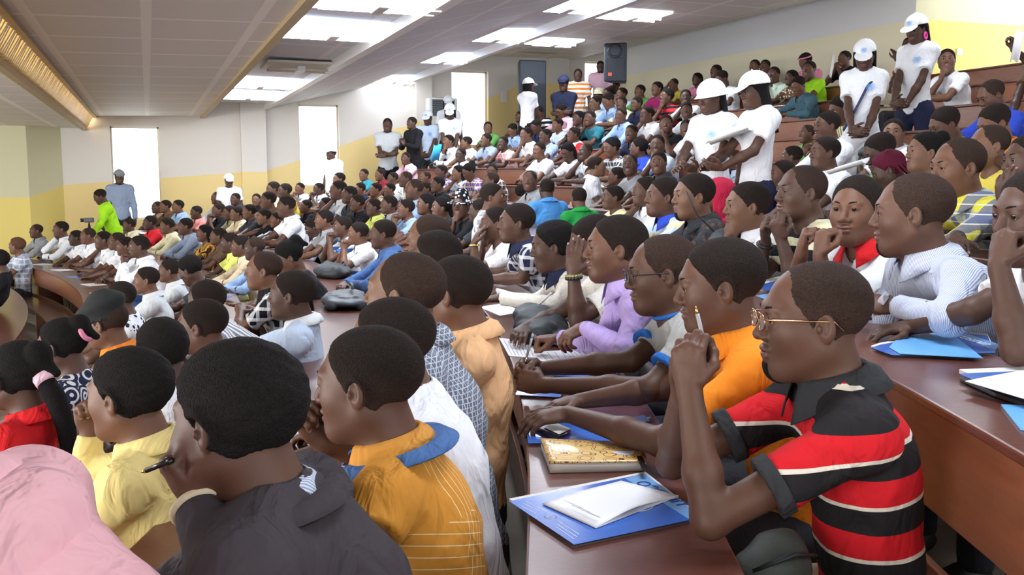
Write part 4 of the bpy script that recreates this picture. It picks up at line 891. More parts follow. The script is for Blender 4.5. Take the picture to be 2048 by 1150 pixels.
# seventh row and beyond at the right edge
near('kente', 'shaven-headed person in yellow, grey and navy plaid shirt gazing down to the left', 2, (1914, 336, 4.2), yaw=6, pitch=6, shirt='kente', sleeve='l', collar='kente', hair='b', skin=2, res=.0042, hs=1.12, collar_kw=dict(spread=.034))
near('rightedge', 'person at the right edge with one hand raised, dark patterned shirt', 2, (2058, 325, 3.9), yaw=0, l=(2010, 410, 3.75), le=(2035, 480, 3.8), lp='relax', ld=(-.1, .2, 1), ln=(.3, -.8, 0), shirt='dots:navy:yellow', hair='s', skin=1, res=.005)
near('cyansleeve', 'person in bright cyan tee shirt mostly beyond the right edge', 2, (2090, 245, 4.9), yaw=0, l=(1985, 322, 5.0), le=(2040, 322, 4.8), shirt='blue2', hair='s', skin=1, res=.006)
near('papers', 'person behind a held up white sheet at the upper right edge', 5, (2085, 82, 8.6), yaw=0, l=(2026, 98, 8.5), lp='grip', ld=(0, 0, 1), shirt='brown', hair='s', skin=3, res=.008)
near('redarm', 'person in red shirt gesturing behind the woman with pink earring', 7, (1818, 92, 12.6), yaw=10, l=(1792, 118, 12.5), ld=(0, .3, 1), shirt='red', hair='s', skin=1, res=.008)
near('scarf', 'person wrapped in a crimson headscarf behind the patterned shirt wearer', 2, (1436, 392, 6.9), yaw=-60, pose='U', shirt='crimson', hair=None, skin=1, res=.008)
r_ = NR['scarf']; thing_child('headscarf', r_[0], hair_mesh('w', .006), cloth('crimson'), r_[2] @ Matrix.Scale(1.08, 4))
near('curly', 'person with curly brown hair and blue white checked shirt at the front desk', -4, (33, 492, 13.6), yaw=-40, shirt='plaid:bluegrey:white', hair='m', skin=4, res=.008)
near('leftdark', 'person in black shirt at the left edge of the front desk', -5, (-4, 522, 10.2), yaw=-40, shirt='black', hair='m', skin=5, res=.008, seat=.80)

for ch in NR['curly'][0].children:
    if ch.name.startswith('hair'): ch.material_slots[0].link = 'OBJECT'; ch.material_slots[0].material = hair_mat('hair_curly_brown', (.11, .055, .032))
# sleeve cuffs, watches, bracelets and other worn things
def ring_on(name, r, ai, t, rad, tube, mat, beads=0, flat=1, base=False):
    root, p, M = r; side, Sh, E, Wr, d, n, hp = p.arm[ai]; a, b = (E, Wr) if not base else (Sh, E); c = a+(b-a)*t; u = unit(b-a); v = unit(np.cross(u, V(.3, .5, .8))); w = np.cross(u, v); m = MB()
    pts = [c+(v*math.cos(q)+w*math.sin(q))*rad for q in [2*PI*i/28 for i in range(29)]]
    if beads:
        for i in range(beads):
            q = 2*PI*i/beads; cc = c+(v*math.cos(q)+w*math.sin(q))*rad; m.lathe([(tube*math.sin(PI*j/6)+1e-5, -tube*math.cos(PI*j/6)) for j in range(7)], 8, Matrix.Translation(Vector(cc)))
    else: m.tube(pts, tube, 8, cap=False)
    return thing_child(name, root, m.mesh(name, True), mat)
GOLD = plain('gold_metal', (.75, .52, .16), .25, 1, bump=(80, .02, .001)); STEEL = plain('steel_metal', (.6, .62, .65), .25, 1, bump=(80, .02, .001)); BLKR = plain('black_rubber', (.01, .01, .012), .5, bump=(90, .05, .001))
ring_on('bracelet', NR['bracelet'], 0, .97, .031, .0085, plain('bracelet_beads', (.30, .27, .12), .3, .5, bump=(90, .1, .001)), 15)
ring_on('bracelet', NR['bracelet'], 0, .92, .032, .0085, plain('bracelet_dark_beads', (.03, .03, .025), .3, .4, bump=(90, .1, .001)), 15)
ring_on('wristwatch', NR['watch'], 0, .93, .031, .008, GOLD)
ring_on('wristwatch', NR['blackstripe'], 1, .90, .033, .009, BLKR)
for ai in (0, 1):
    for nm, t0, cc in (('ringer', .52, 'cobalt'), ('polo', .54, 'darkgrey')): thing_child('sleeve_cuff', NR[nm][0], cuff_mesh(NR[nm][1], ai, t0, .632), cloth(cc))
ring_on('sleeve_cuff', NR['suit'], 0, .90, .042, .008, cloth('beige'))
# ringer collar, pink hair band, hood, goatee, emblem-free details
def neck_ring(r, mat, rad=.069, tube=.008):
    root, p, M = r; m = MB(); up = unit(p.H-p.N); c = p.N+V(0, .008, .030); v = unit(np.cross(up, V(0, 1, 0))); w = np.cross(up, v)
    m.tube([c+(v*math.cos(q)+w*math.sin(q)*1.05)*rad for q in [2*PI*i/32 for i in range(33)]], tube, 8, cap=False); thing_child('neckband', root, m.mesh('neckband', True), mat)
neck_ring(NR['ringer'], cloth('cobalt')); neck_ring(NR['whiteback'], cloth('royal'))
root, p, M = NR['circlelady']; m = MB(); m.tube([(.034*math.cos(q), -.118+.012*math.sin(q), .078+.034*math.sin(q)) for q in [2*PI*i/20 for i in range(21)]], .011, 8, cap=False); thing_child('hair_band', root, m.mesh('hair_band', True), cloth('pink2'), M @ Matrix.Translation((0, -.01, -.03)))
root, p, M = NR['redlady']; m = MB(); m.tube([(.0, -.125, .0), (.01, -.16, -.06), (.03, -.18, -.16), (.05, -.17, -.28), (.06, -.15, -.36)], [.030, .034, .032, .026, .010], 12); thing_child('ponytail', root, m.mesh('ponytail', True), hair_mat('hair_long', (.010, .008, .009)), M)
m = MB(); m.tube([(.0, -.118, .012), (.0, -.138, -.01)], .036, 12); thing_child('hair_band', root, m.mesh('hair_band', True), cloth('pink'), M)
def beard(r):
    root, p, M = r; g = Grid(V(-.05, .02, -.13), V(.05, .12, -.02), .0035); head_prims(g, V(0, 0, 0), np.eye(3), 1.0, False); x, y, z = g.ax[0][:, None, None], g.ax[1][None, :, None], g.ax[2][None, None, :]
    m = np.minimum(f32(-.080)-z, f32(.019)-np.abs(x))+0*y; m2 = np.minimum(np.minimum(z+f32(.0445), f32(-.0395)-z), f32(.020)-np.abs(x)); m = np.minimum(m, y-f32(.05))
    g.F = (g.F-np.clip(m/.006, -1, 1)*f32(.0014)).astype(f32); thing_child('beard', root, g.mesh('beard'), hair_mat('hair'), M)
for q in ('polo', 'pin', 'pattern'): beard(NR[q])
root, p, M = NR['amber']; yk = thing_child('yoke', root, collar_mesh(p, open_=.5, spread=.072, tall=.004, drop=.006), cloth('denim')); yk.location = (0, 0, -.008); so = yk.modifiers.new('thickness', 'SOLIDIFY'); so.thickness = .005
# hood lying on the back of the pink top
root, p, M = NR['hood']; g = Grid(p.N-V(.22, .22, .2), p.N+V(.22, .16, .14), .008); g.rc(p.N+V(-.11, -.07, -.01), p.N+V(.11, -.07, -.01), .058, .058, .03); g.ell(p.N+V(0, -.12, -.06), V(.13, .06, .10), .05); g.ripple(.004, 1, 3); g.rc(p.H+V(0, -.02, -.04), p.N, .06, .062, .01, 's'); thing_child('hood', root, g.mesh('hood'), cloth('hoodpink'))
# jacket lapel lying round the suit collar
root, p, M = NR['suit']; co = thing_child('lapel', root, collar_mesh(p, open_=.5, spread=.045, tall=.016, drop=.02), cloth('jacket')); co.location = (0, -.004, -.012); co.scale = (1.10, 1.10, 1); co.location = (-p.N[0]*.10, -p.N[1]*.10-.006, -.010); so = co.modifiers.new('thickness', 'SOLIDIFY'); so.thickness = .006
CROWD = """
# head x, y, z above the camera, row, turn, pose, hair, sleeve, cloth, size in photo, extras | label
-0.21 6.98 -0.82 -3 -20 U s s dots:white:navy 62 -|person in white speckled shirt, sitting upright, next to grey white shirt at the row end
-0.05 8.53 -0.86 -3 -10 U s s palegrey 48 -|person in grey white shirt, sitting upright, between white speckled shirt and dark grey shirt
0.32 8.93 -0.83 -3 -20 W m s charcoal 48 -|person in dark grey shirt, head bowed, between grey white shirt and pale grey shirt
0.15 9.53 -0.88 -3 0 U s s palegrey 52 -|person in pale grey shirt, sitting upright, between dark grey shirt and white shirt
-0.13 11.53 -0.78 -3 0 P s l white 40 -|person in white shirt, hands at mouth, between pale grey shirt and white shirt
-0.30 12.67 -0.85 -3 5 F s s white 34 -|person in white shirt, arms on desk, beside the shaven-headed glasses wearer
-0.41 13.25 -0.82 -3 0 U b s white 38 g|shaven-headed person in white shirt and glasses, sitting upright, between white shirt and white shirt
-0.60 13.86 -0.84 -3 0 K s s white 34 -|person in white shirt, cheek on hand, between white shirt and white shirt
-0.84 14.92 -0.84 -3 0 F b s white 29 -|shaven-headed person in white shirt, arms folded on desk, between white shirt and white shirt
-1.03 15.36 -0.89 -3 0 F s s white 31 -|person in white shirt, next but one to the grey suit jacket, second row
-1.29 16.18 -0.80 -3 0 K s l white 29 -|person in white long-sleeved shirt, cheek on hand, between white shirt and grey suit jacket
-1.71 16.97 -0.86 -3 10 U b l grey 29 -|shaven-headed person in grey suit jacket, sitting upright, next to white shirt at the row end
0.98 7.36 -0.61 -2 0 W p s black 59 -|person in black top and hair in a high bun, head bowed, in the third row
0.94 9.52 -0.69 -2 5 F b l lblue 43 -|shaven-headed person in light blue shirt, arms folded on desk, between black top and beige shirt
0.88 10.35 -0.72 -2 0 F s l beige 40 -|person in beige long-sleeved shirt, arms folded on desk, between light blue shirt and yellow shirt
0.81 10.91 -0.72 -2 0 F s s limeyel 40 -|person in yellow shirt, arms folded on desk, between beige shirt and brown shirt
0.77 12.13 -0.72 -2 0 U s s brown 32 -|person in brown shirt, sitting upright, between yellow shirt and red
0.65 12.86 -0.72 -2 0 U w s dress 32 -|person in red and olive patterned dress, sitting upright, between brown shirt and blue grey shirt
0.45 13.75 -0.67 -2 0 F s l bluegrey 33 -|person in blue grey shirt, arms folded on desk, between red and cream shirt
0.23 14.64 -0.70 -2 0 F s l cream 33 -|person in cream shirt, arms folded on desk, between blue grey shirt and red shirt
-0.00 15.27 -0.68 -2 0 U s s red 31 -|person in red shirt, sitting upright, between cream shirt and cream yellow shirt
-0.31 16.18 -0.75 -2 0 U s s cream 27 -|person in cream yellow shirt, sitting upright, between red shirt and pale grey shirt
-0.70 17.14 -0.76 -2 0 W b s palegrey 27 -|shaven-headed person in pale grey shirt, next to cream yellow shirt at the row end
1.77 7.62 -0.46 -1 0 F s l denim 57 -|person in blue denim shirt, next to white shirt at the row end
1.91 9.29 -0.55 -1 0 P s s white 43 -|person in white shirt with dark edged armholes and a wristwatch, fourth row
1.94 10.24 -0.53 -1 0 P s s hstripe:white:blue 38 -|person in white shirt with blue stripes, hands at mouth, between white shirt and grey shirt
1.84 10.82 -0.48 -1 0 U s s grey 35 -|person in grey shirt, sitting upright, between white shirt and pale blue shirt
1.80 11.36 -0.60 -1 0 W s l paleblue 38 -|person in pale blue shirt, head bowed, between grey shirt and white shirt
1.58 12.01 -0.36 -1 0 F s s white 30 -|person in white shirt, arms folded on desk, between pale blue shirt and navy shirt
1.66 12.49 -0.58 -1 0 W s s navy 38 -|person in navy shirt, head bowed, between white shirt and dark brown shirt
1.59 13.05 -0.57 -1 0 U s s dkbrown 32 -|person in dark brown shirt, sitting upright, between navy shirt and black shirt
1.46 13.38 -0.54 -1 0 F s s black 35 -|person in black tee shirt, arms folded on desk, between dark brown shirt and brown shirt
1.58 13.90 -0.33 -1 0 U s s brown 27 -|person in brown shirt, sitting upright, between black shirt and dark grey shirt
1.35 14.24 -0.50 -1 -5 U s s charcoal 32 -|person in dark grey shirt, sitting upright, between brown shirt and beige shirt
1.21 14.69 -0.54 -1 0 U s s beige 27 -|person in beige shirt, sitting upright, between dark grey shirt and olive shirt
1.14 15.12 -0.54 -1 0 F s s olive 27 -|person in olive shirt, arms folded on desk, between beige shirt and black shirt
1.02 15.71 -0.52 -1 0 P s s black 27 -|person in black shirt and a raised phone, between olive shirt and salmon shirt
0.71 16.27 -0.57 -1 0 F s s salmon 27 -|person in salmon shirt, arms folded on desk, between black shirt and light blue shirt
0.45 16.94 -0.49 -1 0 U s s lblue 29 -|person in light blue shirt, sitting upright, between salmon shirt and brown shirt
0.26 17.38 -0.50 -1 0 U s s brown 24 -|person in brown shirt, sitting upright, between light blue shirt and tan shirt
0.13 17.93 -0.53 -1 0 U b s tan 26 -|shaven-headed person in tan shirt, sitting upright, next to brown shirt at the row end
2.89 8.04 -0.18 0 150 U s s plaid:grey:white 43 -|person in checked grey shirt, next to charcoal shirt at the row end
2.92 8.54 -0.32 0 -40 U s s charcoal 46 -|person in charcoal shirt, sitting upright, between checked grey shirt and black shirt
2.92 9.09 -0.29 0 60 C s s black 43 hat|person in black tee shirt and black spotted hat, between charcoal shirt and black shirt
2.87 9.64 -0.32 0 0 U m s black 40 -|person in black tee shirt, sitting upright, between black shirt and black sleeveless top
2.86 10.19 -0.30 0 0 U w s black 38 -|person in black sleeveless top, sitting upright, between black shirt and light blue shirt
2.81 10.88 -0.37 0 0 P s s lblue 40 -|person in light blue shirt, hands at mouth, between black sleeveless top and grey shirt
2.71 11.32 -0.33 0 0 U s s grey 30 -|person in grey shirt, sitting upright, between light blue shirt and light blue shirt
3.07 11.47 -0.15 0 -5 U b s lblue 32 -|shaven-headed person in light blue shirt, sitting upright, between grey shirt and green
2.65 11.87 -0.38 0 0 U s s limeyel 32 -|person in green and yellow shirt, sitting upright, between light blue shirt and black shirt
2.56 12.45 -0.34 0 0 U s s black 32 -|person in black shirt, sitting upright, between green and charcoal shirt
2.56 12.98 -0.24 0 0 U s s charcoal 27 -|person in charcoal shirt, sitting upright, between black shirt and grey white shirt
2.49 13.41 -0.18 0 0 K s s palegrey 30 -|person in grey white shirt, cheek on hand, between charcoal shirt and blue shirt
2.39 13.88 -0.40 0 0 P s s blue 30 -|person in blue shirt, hands at mouth, between grey white shirt and black shirt
2.22 14.61 -0.44 0 0 U s s black 27 -|person in black shirt, sitting upright, between blue shirt and yellow shirt
2.01 15.37 -0.22 0 0 U s s yellow 25 -|person in yellow shirt, sitting upright, between black shirt and cream shirt
1.90 15.95 -0.20 0 0 F s s cream 21 -|person in cream shirt, arms folded on desk, between yellow shirt and black shirt
1.68 16.38 -0.38 0 30 U s s black 24 -|person in black shirt, sitting upright, between cream shirt and charcoal shirt
1.40 17.12 -0.38 0 20 U s s charcoal 26 -|person in charcoal shirt, sitting upright, between black shirt and pale grey shirt
1.13 17.76 -0.37 0 10 F b l palegrey 26 -|shaven-headed person in pale grey shirt, next to charcoal shirt at the row end
3.66 6.67 -0.11 1 0 K s s white 51 -|person in white shirt, cheek on hand, next to pale yellow shirt at the row end
3.65 7.21 -0.17 1 10 U s s paleyel 60 -|person in pale yellow tee shirt, sitting upright, between white shirt and green shirt
3.77 8.14 -0.21 1 -80 U s s green 49 -|person in green collared shirt, seen from behind, between pale yellow shirt and bright blue shirt
3.82 9.03 -0.12 1 -90 F s l blue2 43 -|person in bright blue shirt, seen from behind, between green shirt and grey shirt
3.85 9.57 -0.04 1 30 U b s grey 32 -|shaven-headed person in grey shirt, sitting upright, between bright blue shirt and brown shirt
3.98 10.04 -0.18 1 170 U m s brown 40 -|person in brown shirt, turned to look back, between grey shirt and dark grey shirt
3.79 10.67 -0.05 1 -10 U b s charcoal 32 -|shaven-headed person in dark grey shirt, sitting upright, between brown shirt and black shirt
3.63 12.34 -0.10 1 0 U s s black 30 -|person in black shirt, sitting upright, between dark grey shirt and blue grey shirt
3.62 12.87 -0.17 1 0 U s s bluegrey 24 -|person in blue grey shirt, sitting upright, between black shirt and white shirt
3.48 13.48 -0.03 1 10 U b s dots:white:olive 25 -|shaven-headed person in white patterned shirt, sitting upright, between blue grey shirt and pale pink shirt
3.35 13.92 -0.21 1 0 U s s pink 30 -|person in pale pink shirt, sitting upright, between white shirt and brown checked shirt
3.25 14.40 -0.19 1 0 K s s plaid:brown:cream 27 -|person in brown checked shirt, cheek on hand, between pale pink shirt and navy shirt
3.12 14.95 -0.19 1 0 U s s navy 23 -|person in navy shirt, sitting upright, between brown checked shirt and dark plaid shirt
2.92 15.62 -0.04 1 0 U s s plaid:navy:white 24 -|person in dark plaid shirt, sitting upright, between navy shirt and white shirt
2.70 16.32 -0.20 1 0 P s s white 28 -|person in white shirt, hands at mouth, between dark plaid shirt and white shirt
2.48 16.95 -0.20 1 20 P s s white 25 -|person in white shirt, hands at mouth, next to white shirt at the row end
4.14 3.83 0.16 2 0 U b s yellow 68 -|shaven-headed person in yellow tee shirt, next to white sleeveless top at the row end
4.14 4.27 0.14 2 0 U p s white 62 -|person in white sleeveless top, sitting upright, between yellow shirt and dark red top
4.23 4.65 0.04 2 -30 W braid s dkred 54 -|person in dark red top and burgundy braids, between white sleeveless top and green shirt
4.51 5.04 0.16 2 0 W s s green2 68 g|person in green shirt and glasses, head bowed, between dark red top and white shirt
4.50 5.58 0.17 2 5 U s s white 54 -|person in white shirt with a dark shoulder strap, sitting upright, in the seventh row
4.50 6.06 0.02 2 5 C s s plaid:dkred:grey 65 -|person in dark red plaid shirt, chin on fist, between white shirt and light blue shirt
4.59 6.62 0.14 2 -20 C b l lblue 49 -|shaven-headed person in light blue shirt with white collar, chin on fist, in the seventh row
4.67 7.48 0.09 2 -20 U s s black 51 -|person in black shirt, sitting upright, between light blue shirt and dark grey shirt
4.78 8.43 0.14 2 45 U s s charcoal 40 -|person in dark grey shirt, turned to look back, between black shirt and grey shirt
4.75 8.98 0.13 2 70 U b s grey 40 -|shaven-headed person in grey tee shirt, between dark grey shirt and dark shirt
4.84 9.47 0.01 2 -20 U s s charcoal 27 -|person in dark shirt, sitting upright, between grey shirt and white shirt
4.87 10.01 0.12 2 150 U s s white 30 -|person in white shirt, turned to look back, between dark shirt and yellow shirt
5.01 10.48 0.02 2 30 F s s dots:cream:dkred 30 -|person in yellow patterned shirt, arms folded on desk, between white shirt and brown plaid shirt
4.53 12.68 0.08 2 30 F s s plaid:brown:white 32 -|person in brown plaid shirt, arms folded on desk, between yellow shirt and colourful striped top
4.35 13.17 0.08 2 10 W p s plaid:purple:cream 30 -|person in colourful striped top and braided updo, head bowed, between brown plaid shirt and white
4.36 13.73 0.06 2 10 K w s dots:white:blue 30 -|person in patterned white and blue top, cheek on hand, between colourful striped top and purple
4.26 14.28 0.08 2 10 U s s plaid:purple:white 23 -|person in purple and white shirt, sitting upright, between white and grey shirt
4.14 14.76 -0.02 2 0 U b s grey 25 -|shaven-headed person in grey shirt, sitting upright, between purple and white shirt
3.86 15.79 -0.02 2 10 K s s white 21 -|person in white shirt, cheek on hand, between grey shirt and dark red shirt
3.74 16.20 0.04 2 0 U s s dkred 24 -|person in dark red shirt, sitting upright, between white shirt and teal shirt
3.57 16.73 0.04 2 15 U s s teal 27 -|person in teal shirt, sitting upright, next to dark red shirt at the row end
5.23 4.80 0.35 3 0 W s s orange 57 -|person in orange shirt, head bowed, next to grey shirt at the row end
5.34 5.33 0.37 3 0 W s s palegrey 62 -|person in grey shirt, head bowed, between orange shirt and white shirt
5.44 5.94 0.34 3 70 U s s white 54 -|person in white shirt, turned to look back, between grey shirt and white shirt
5.53 6.84 0.44 3 0 F s l white 54 -|person in white shirt, arms folded on desk, between white shirt and white shirt, eighth row
5.71 7.55 0.19 3 -30 C s s white 40 -|person in white shirt, chin on fist, between white shirt and pale blue shirt
5.69 8.49 0.18 3 -10 C b s paleblue 40 -|shaven-headed person in pale blue shirt, chin on fist, between white shirt and black shirt
5.63 8.93 0.24 3 -30 U m s black 40 -|person in black shirt, sitting upright, between pale blue shirt and black shirt
5.91 9.36 0.25 3 -60 U s s black 35 -|person in black shirt, sitting upright, between black shirt and pale grey blue shirt
5.70 10.09 0.38 3 40 C s s paleblue 32 -|person in pale grey blue shirt, chin on fist, between black shirt and royal blue shirt
5.69 10.55 0.36 3 -20 U m s royal 38 -|person in royal blue shirt, sitting upright, between pale grey blue shirt and black
5.65 11.20 0.38 3 10 H m s plaid:charcoal:white 30 -|person in black and white checked shirt, between royal blue shirt and white shirt
5.61 11.91 0.34 3 20 K b s white 30 g|shaven-headed person in white tee shirt and gold glasses, between black and white top
5.54 12.34 0.35 3 20 W w s white 30 -|person in white top, head bowed, between white shirt and white shirt
5.43 13.13 0.39 3 25 F s s white 32 -|person in white short-sleeved shirt, arms folded on desk, between white top and white shirt
4.95 15.43 0.37 3 15 U s s white 27 -|person in white shirt, sitting upright, between white shirt and pink shirt
4.44 17.12 0.34 3 15 U s s pink 24 -|person in pink shirt, sitting upright, next to white shirt at the row end
6.39 5.91 0.65 4 10 W b s royal 60 -|shaven-headed person in bright blue shirt, next to khaki striped shirt at the row end
6.61 7.98 0.69 4 10 W s s vstripe:khaki:cream 40 -|person in khaki striped shirt, head bowed, between bright blue shirt and green shirt
6.66 8.56 0.45 4 0 U b s green2 43 -|shaven-headed person in green shirt, sitting upright, between khaki striped shirt and white shirt
6.62 10.96 0.63 4 50 F s s white 32 -|person in white tee shirt, turned to look back, between green shirt and black shirt
6.58 11.42 0.71 4 40 P s s black 32 -|person in black tee shirt, hands at mouth, between white shirt and dark blue jacket
6.50 12.26 0.63 4 20 F s l navy 32 -|person in dark blue jacket, arms folded on desk, between black shirt and red shirt
6.28 13.78 0.66 4 10 U s s red 25 -|person in red polo shirt with white collar, between dark blue jacket and light blue shirt
6.13 14.56 0.67 4 10 U s s dots:lblue:white 30 -|person in light blue patterned shirt, sitting upright, between red shirt and white shirt
6.01 15.10 0.71 4 10 C s s white 27 -|person in white shirt, chin on fist, between light blue shirt and red
5.84 15.77 0.59 4 15 K s s plaid:salmon:white 27 -|person in red and white checked shirt, between white shirt and grey blue shirt
5.70 16.28 0.66 4 -10 U s s bluegrey 27 -|person in grey blue shirt, sitting upright, between red and white shirt
5.52 16.87 0.63 4 -15 U s s white 25 -|person in white shirt, sitting upright, between grey blue shirt and white shirt
5.34 17.41 0.67 4 0 C s l white 25 -|person in white shirt, chin on fist, next to white shirt at the row end
7.45 12.34 0.97 5 30 U s s palegrey 28 -|person in white grey shirt, sitting upright, next to white shirt at the row end
7.32 13.30 0.97 5 -10 K s s white 30 -|person in white shirt, cheek on hand, between white grey shirt and light blue shirt
7.21 13.97 0.99 5 15 F s l lblue 25 -|person in light blue long-sleeved shirt, arms folded on desk, between white shirt and teal shirt
7.00 14.69 0.98 5 20 K s s teal2 27 -|person in teal shirt with red pattern, between light blue shirt and black top
7.03 15.22 1.01 5 10 U w s dots:black:grey 27 -|person in black patterned top, sitting upright, between teal shirt and pale striped shirt
6.84 15.69 0.92 5 10 F s s vstripe:white:lblue 25 -|person in pale striped shirt, arms folded on desk, between black top and navy jacket
6.68 16.29 0.92 5 10 W s l navy 27 -|person in navy jacket with white stripes, between pale striped shirt and light blue shirt
6.48 16.98 0.88 5 10 W s s lblue 27 -|person in light blue shirt, head bowed, between navy jacket and green shirt
6.23 17.67 0.95 5 40 F s s green2 25 -|person in green shirt, next to light blue shirt at the row end
8.50 8.50 1.31 6 50 C s s white 43 -|person in white tee shirt, next to dark teal shirt at the row end
8.51 11.15 1.26 6 15 W s l dteal 32 -|person in dark teal shirt, head bowed, between white shirt and white shirt
8.23 13.67 1.29 6 40 P s s white 25 -|person in white shirt, hands at mouth, between dark teal shirt and red
8.15 14.15 1.33 6 0 C m s hstripe:red:black 30 -|person in red and black vest, chin on fist, between white shirt and dark navy shirt
7.99 14.89 1.26 6 0 F s s navy 30 -|person in dark navy shirt, arms folded on desk, between red and cream shirt
7.91 15.30 1.29 6 15 U s s cream 23 -|person in cream shirt, sitting upright, between dark navy shirt and light blue shirt
7.76 15.54 1.48 6 10 W s s lblue 23 -|person in light blue shirt, head bowed, between cream shirt and white shirt
7.74 16.02 1.35 6 10 F s l white 24 -|person in white shirt, arms folded on desk, between light blue shirt and pale pink shirt
7.47 16.97 1.26 6 10 W s l pink 24 -|person in pale pink shirt, head bowed, between white shirt and black
7.27 17.59 1.26 6 20 W s s hstripe:black:white 25 -|person in black and white striped shirt, head bowed, between pale pink shirt and grey shirt
7.09 18.18 1.21 6 10 U s s dots:grey:white 24 -|person in grey patterned shirt, sitting upright, next to black at the row end
9.39 12.06 1.61 7 15 C s s lime 30 -|person in lime green tee shirt, next to brown scarf white at the row end
9.40 12.50 1.53 7 10 U w s dots:brown:cream 21 -|person in brown scarf patterned white, sitting upright, between lime green shirt and pale mint shirt
9.46 13.03 1.63 7 15 K s s mint 28 g|person in pale mint shirt, cheek on hand, between brown scarf white and white shirt
9.10 13.97 1.64 7 10 W s s white 28 -|person in white shirt, head bowed, between pale mint shirt and magenta top
8.81 15.65 1.61 7 0 U m s magenta 27 -|person in magenta top and big hair, sitting upright, between white shirt and green shirt
8.70 16.10 1.60 7 10 U s s green2 25 -|person in green shirt, sitting upright, between magenta top and pale blue shirt
8.57 16.58 1.58 7 10 P s s paleblue 24 -|person in pale blue shirt, hands at mouth, between green shirt and light blue shirt
8.47 16.97 1.61 7 10 F s s lblue 23 -|person in light blue shirt, arms folded on desk, between pale blue shirt and white shirt
8.50 17.44 1.63 7 10 U s s white 20 sunhat|person in white shirt and cream hat, sitting upright, between light blue shirt and dark shirt
8.14 17.83 1.57 7 10 P s s charcoal 21 -|person in dark shirt, hands at mouth, next to white shirt at the row end
10.31 12.39 1.85 8 5 P s s black 28 -|person in black shirt and a raised white sheet, hands at mouth, in the top row
10.21 13.22 1.89 8 10 W m s pink2 24 band|person in pink shirt and pink headband, head bowed, between black shirt and pale grey shirt
10.08 14.14 1.90 8 15 U s s palegrey 27 -|person in pale grey shirt, sitting upright, between pink shirt and black shirt
10.23 14.66 1.96 8 15 U s s black 27 -|person in black shirt, sitting upright, between pale grey shirt and grey shirt
9.85 15.32 1.93 8 10 U s s grey 24 -|person in grey shirt, sitting upright, between black shirt and pink top
9.75 15.80 1.83 8 0 U w s pink2 27 -|person in pink top, sitting upright, between grey shirt and yellow shirt
9.60 16.40 1.78 8 10 H b s yellow 24 -|shaven-headed person in yellow shirt, hand on head, between pink top and white shirt
9.15 18.01 1.88 8 10 U s s white 20 -|person in white shirt, sitting upright, next to yellow shirt at the row end
"""
# ---------------------------------------------------------------- the seated audience
rnd = random.Random(11)
def yaw_class(dy):
    for lo, hi, v in ((-60, -14, -30), (-14, 14, 0), (14, 28, 20), (28, 79, 50)):
        if lo <= dy < hi: return v, 0
    return 0, dy
def crowd_person(x, y, z, k, dy, pose, hair, sl, col, size, acc, label):
    hi = size >= 44; h = .006 if hi else .0085; yw, turn = yaw_class(dy)
    if turn: pose = 'T'
    p = cached(('pose', pose, yw), lambda: generic(pose, yw))
    a = math.atan2(y-CY, x-CX); rz = a+PI/2+math.radians(turn)+rnd.uniform(-.06, .06)
    s = min(1.16, max(.84, (z+CAMZ-FL[k])/p.H[2])); c, sn = math.cos(rz), math.sin(rz)
    bx, by = x-s*(p.H[0]*c-p.H[1]*sn), y-s*(p.H[0]*sn+p.H[1]*c)
    root = thing('person', (bx, by, FL[k]), rz, label, 'person', 'seated audience'); root.scale = (s, s, s)
    sk = rnd.choice((0, 0, 1, 2, 3, 4, 5, 5)); fw = rnd.choice((.96, 1.03)) if hi else 1.0; jw = 1.0
    body = thing_child('body', root, cached(('body', pose, yw, h, jw, fw), lambda: body_mesh(p, h, hi, fw, jw)), [skin_mat(sk), LIP(), NAIL()])
    thing_child('shirt', root, cached(('shirt', pose, sl, h), lambda: shirt_mesh(p, h*1.15, sl)), cloth(col))
    legs(root, p, rnd.choice(('charcoal', 'navy', 'black', 'khaki', 'denim')))
    head_extras(root, body, p, hair, (), size >= 34, fw=fw, hh=.006 if hi else .009)
    M = headM(p); plainc = col in PAL
    if plainc and ('tee' not in label) and ('top' not in label) and size >= 22:
        co = thing_child('collar', root, cached(('collar', pose, yw), lambda: collar_mesh(p)), cloth('white' if 'white collar' in label else col))
    if 'g' == acc: glasses_parts(root, M, plain('dark_wire', (.03, .03, .04), .3, .6), False)
    if acc == 'hat': thing_child('hat', root, cached(('cap', 'fedora'), lambda: cap_mesh('fedora', .005)), cloth('dots:black:white'), M)
    if acc == 'sunhat': thing_child('hat', root, cached(('cap', 'bucket'), lambda: cap_mesh('bucket', .007)), cloth('cream'), M)
    if acc == 'band':
        m = MB(); m.tube([(.084*math.cos(t), -.016+.106*math.sin(t), .060+.02*math.sin(t)) for t in [2*PI*i/24 for i in range(25)]], .012, 6, cap=False); thing_child('headband', root, m.mesh('headband', True), cloth('pink2'), M)
    return root
for ln in CROWD.strip().split('\n'):
    if ln[0] == '#': continue
    a, lab = ln.split('|'); q = a.split()
    crowd_person(float(q[0]), float(q[1]), float(q[2]), int(q[3]), int(q[4]), q[5], q[6], q[7], q[8], int(q[9]), q[10], lab)
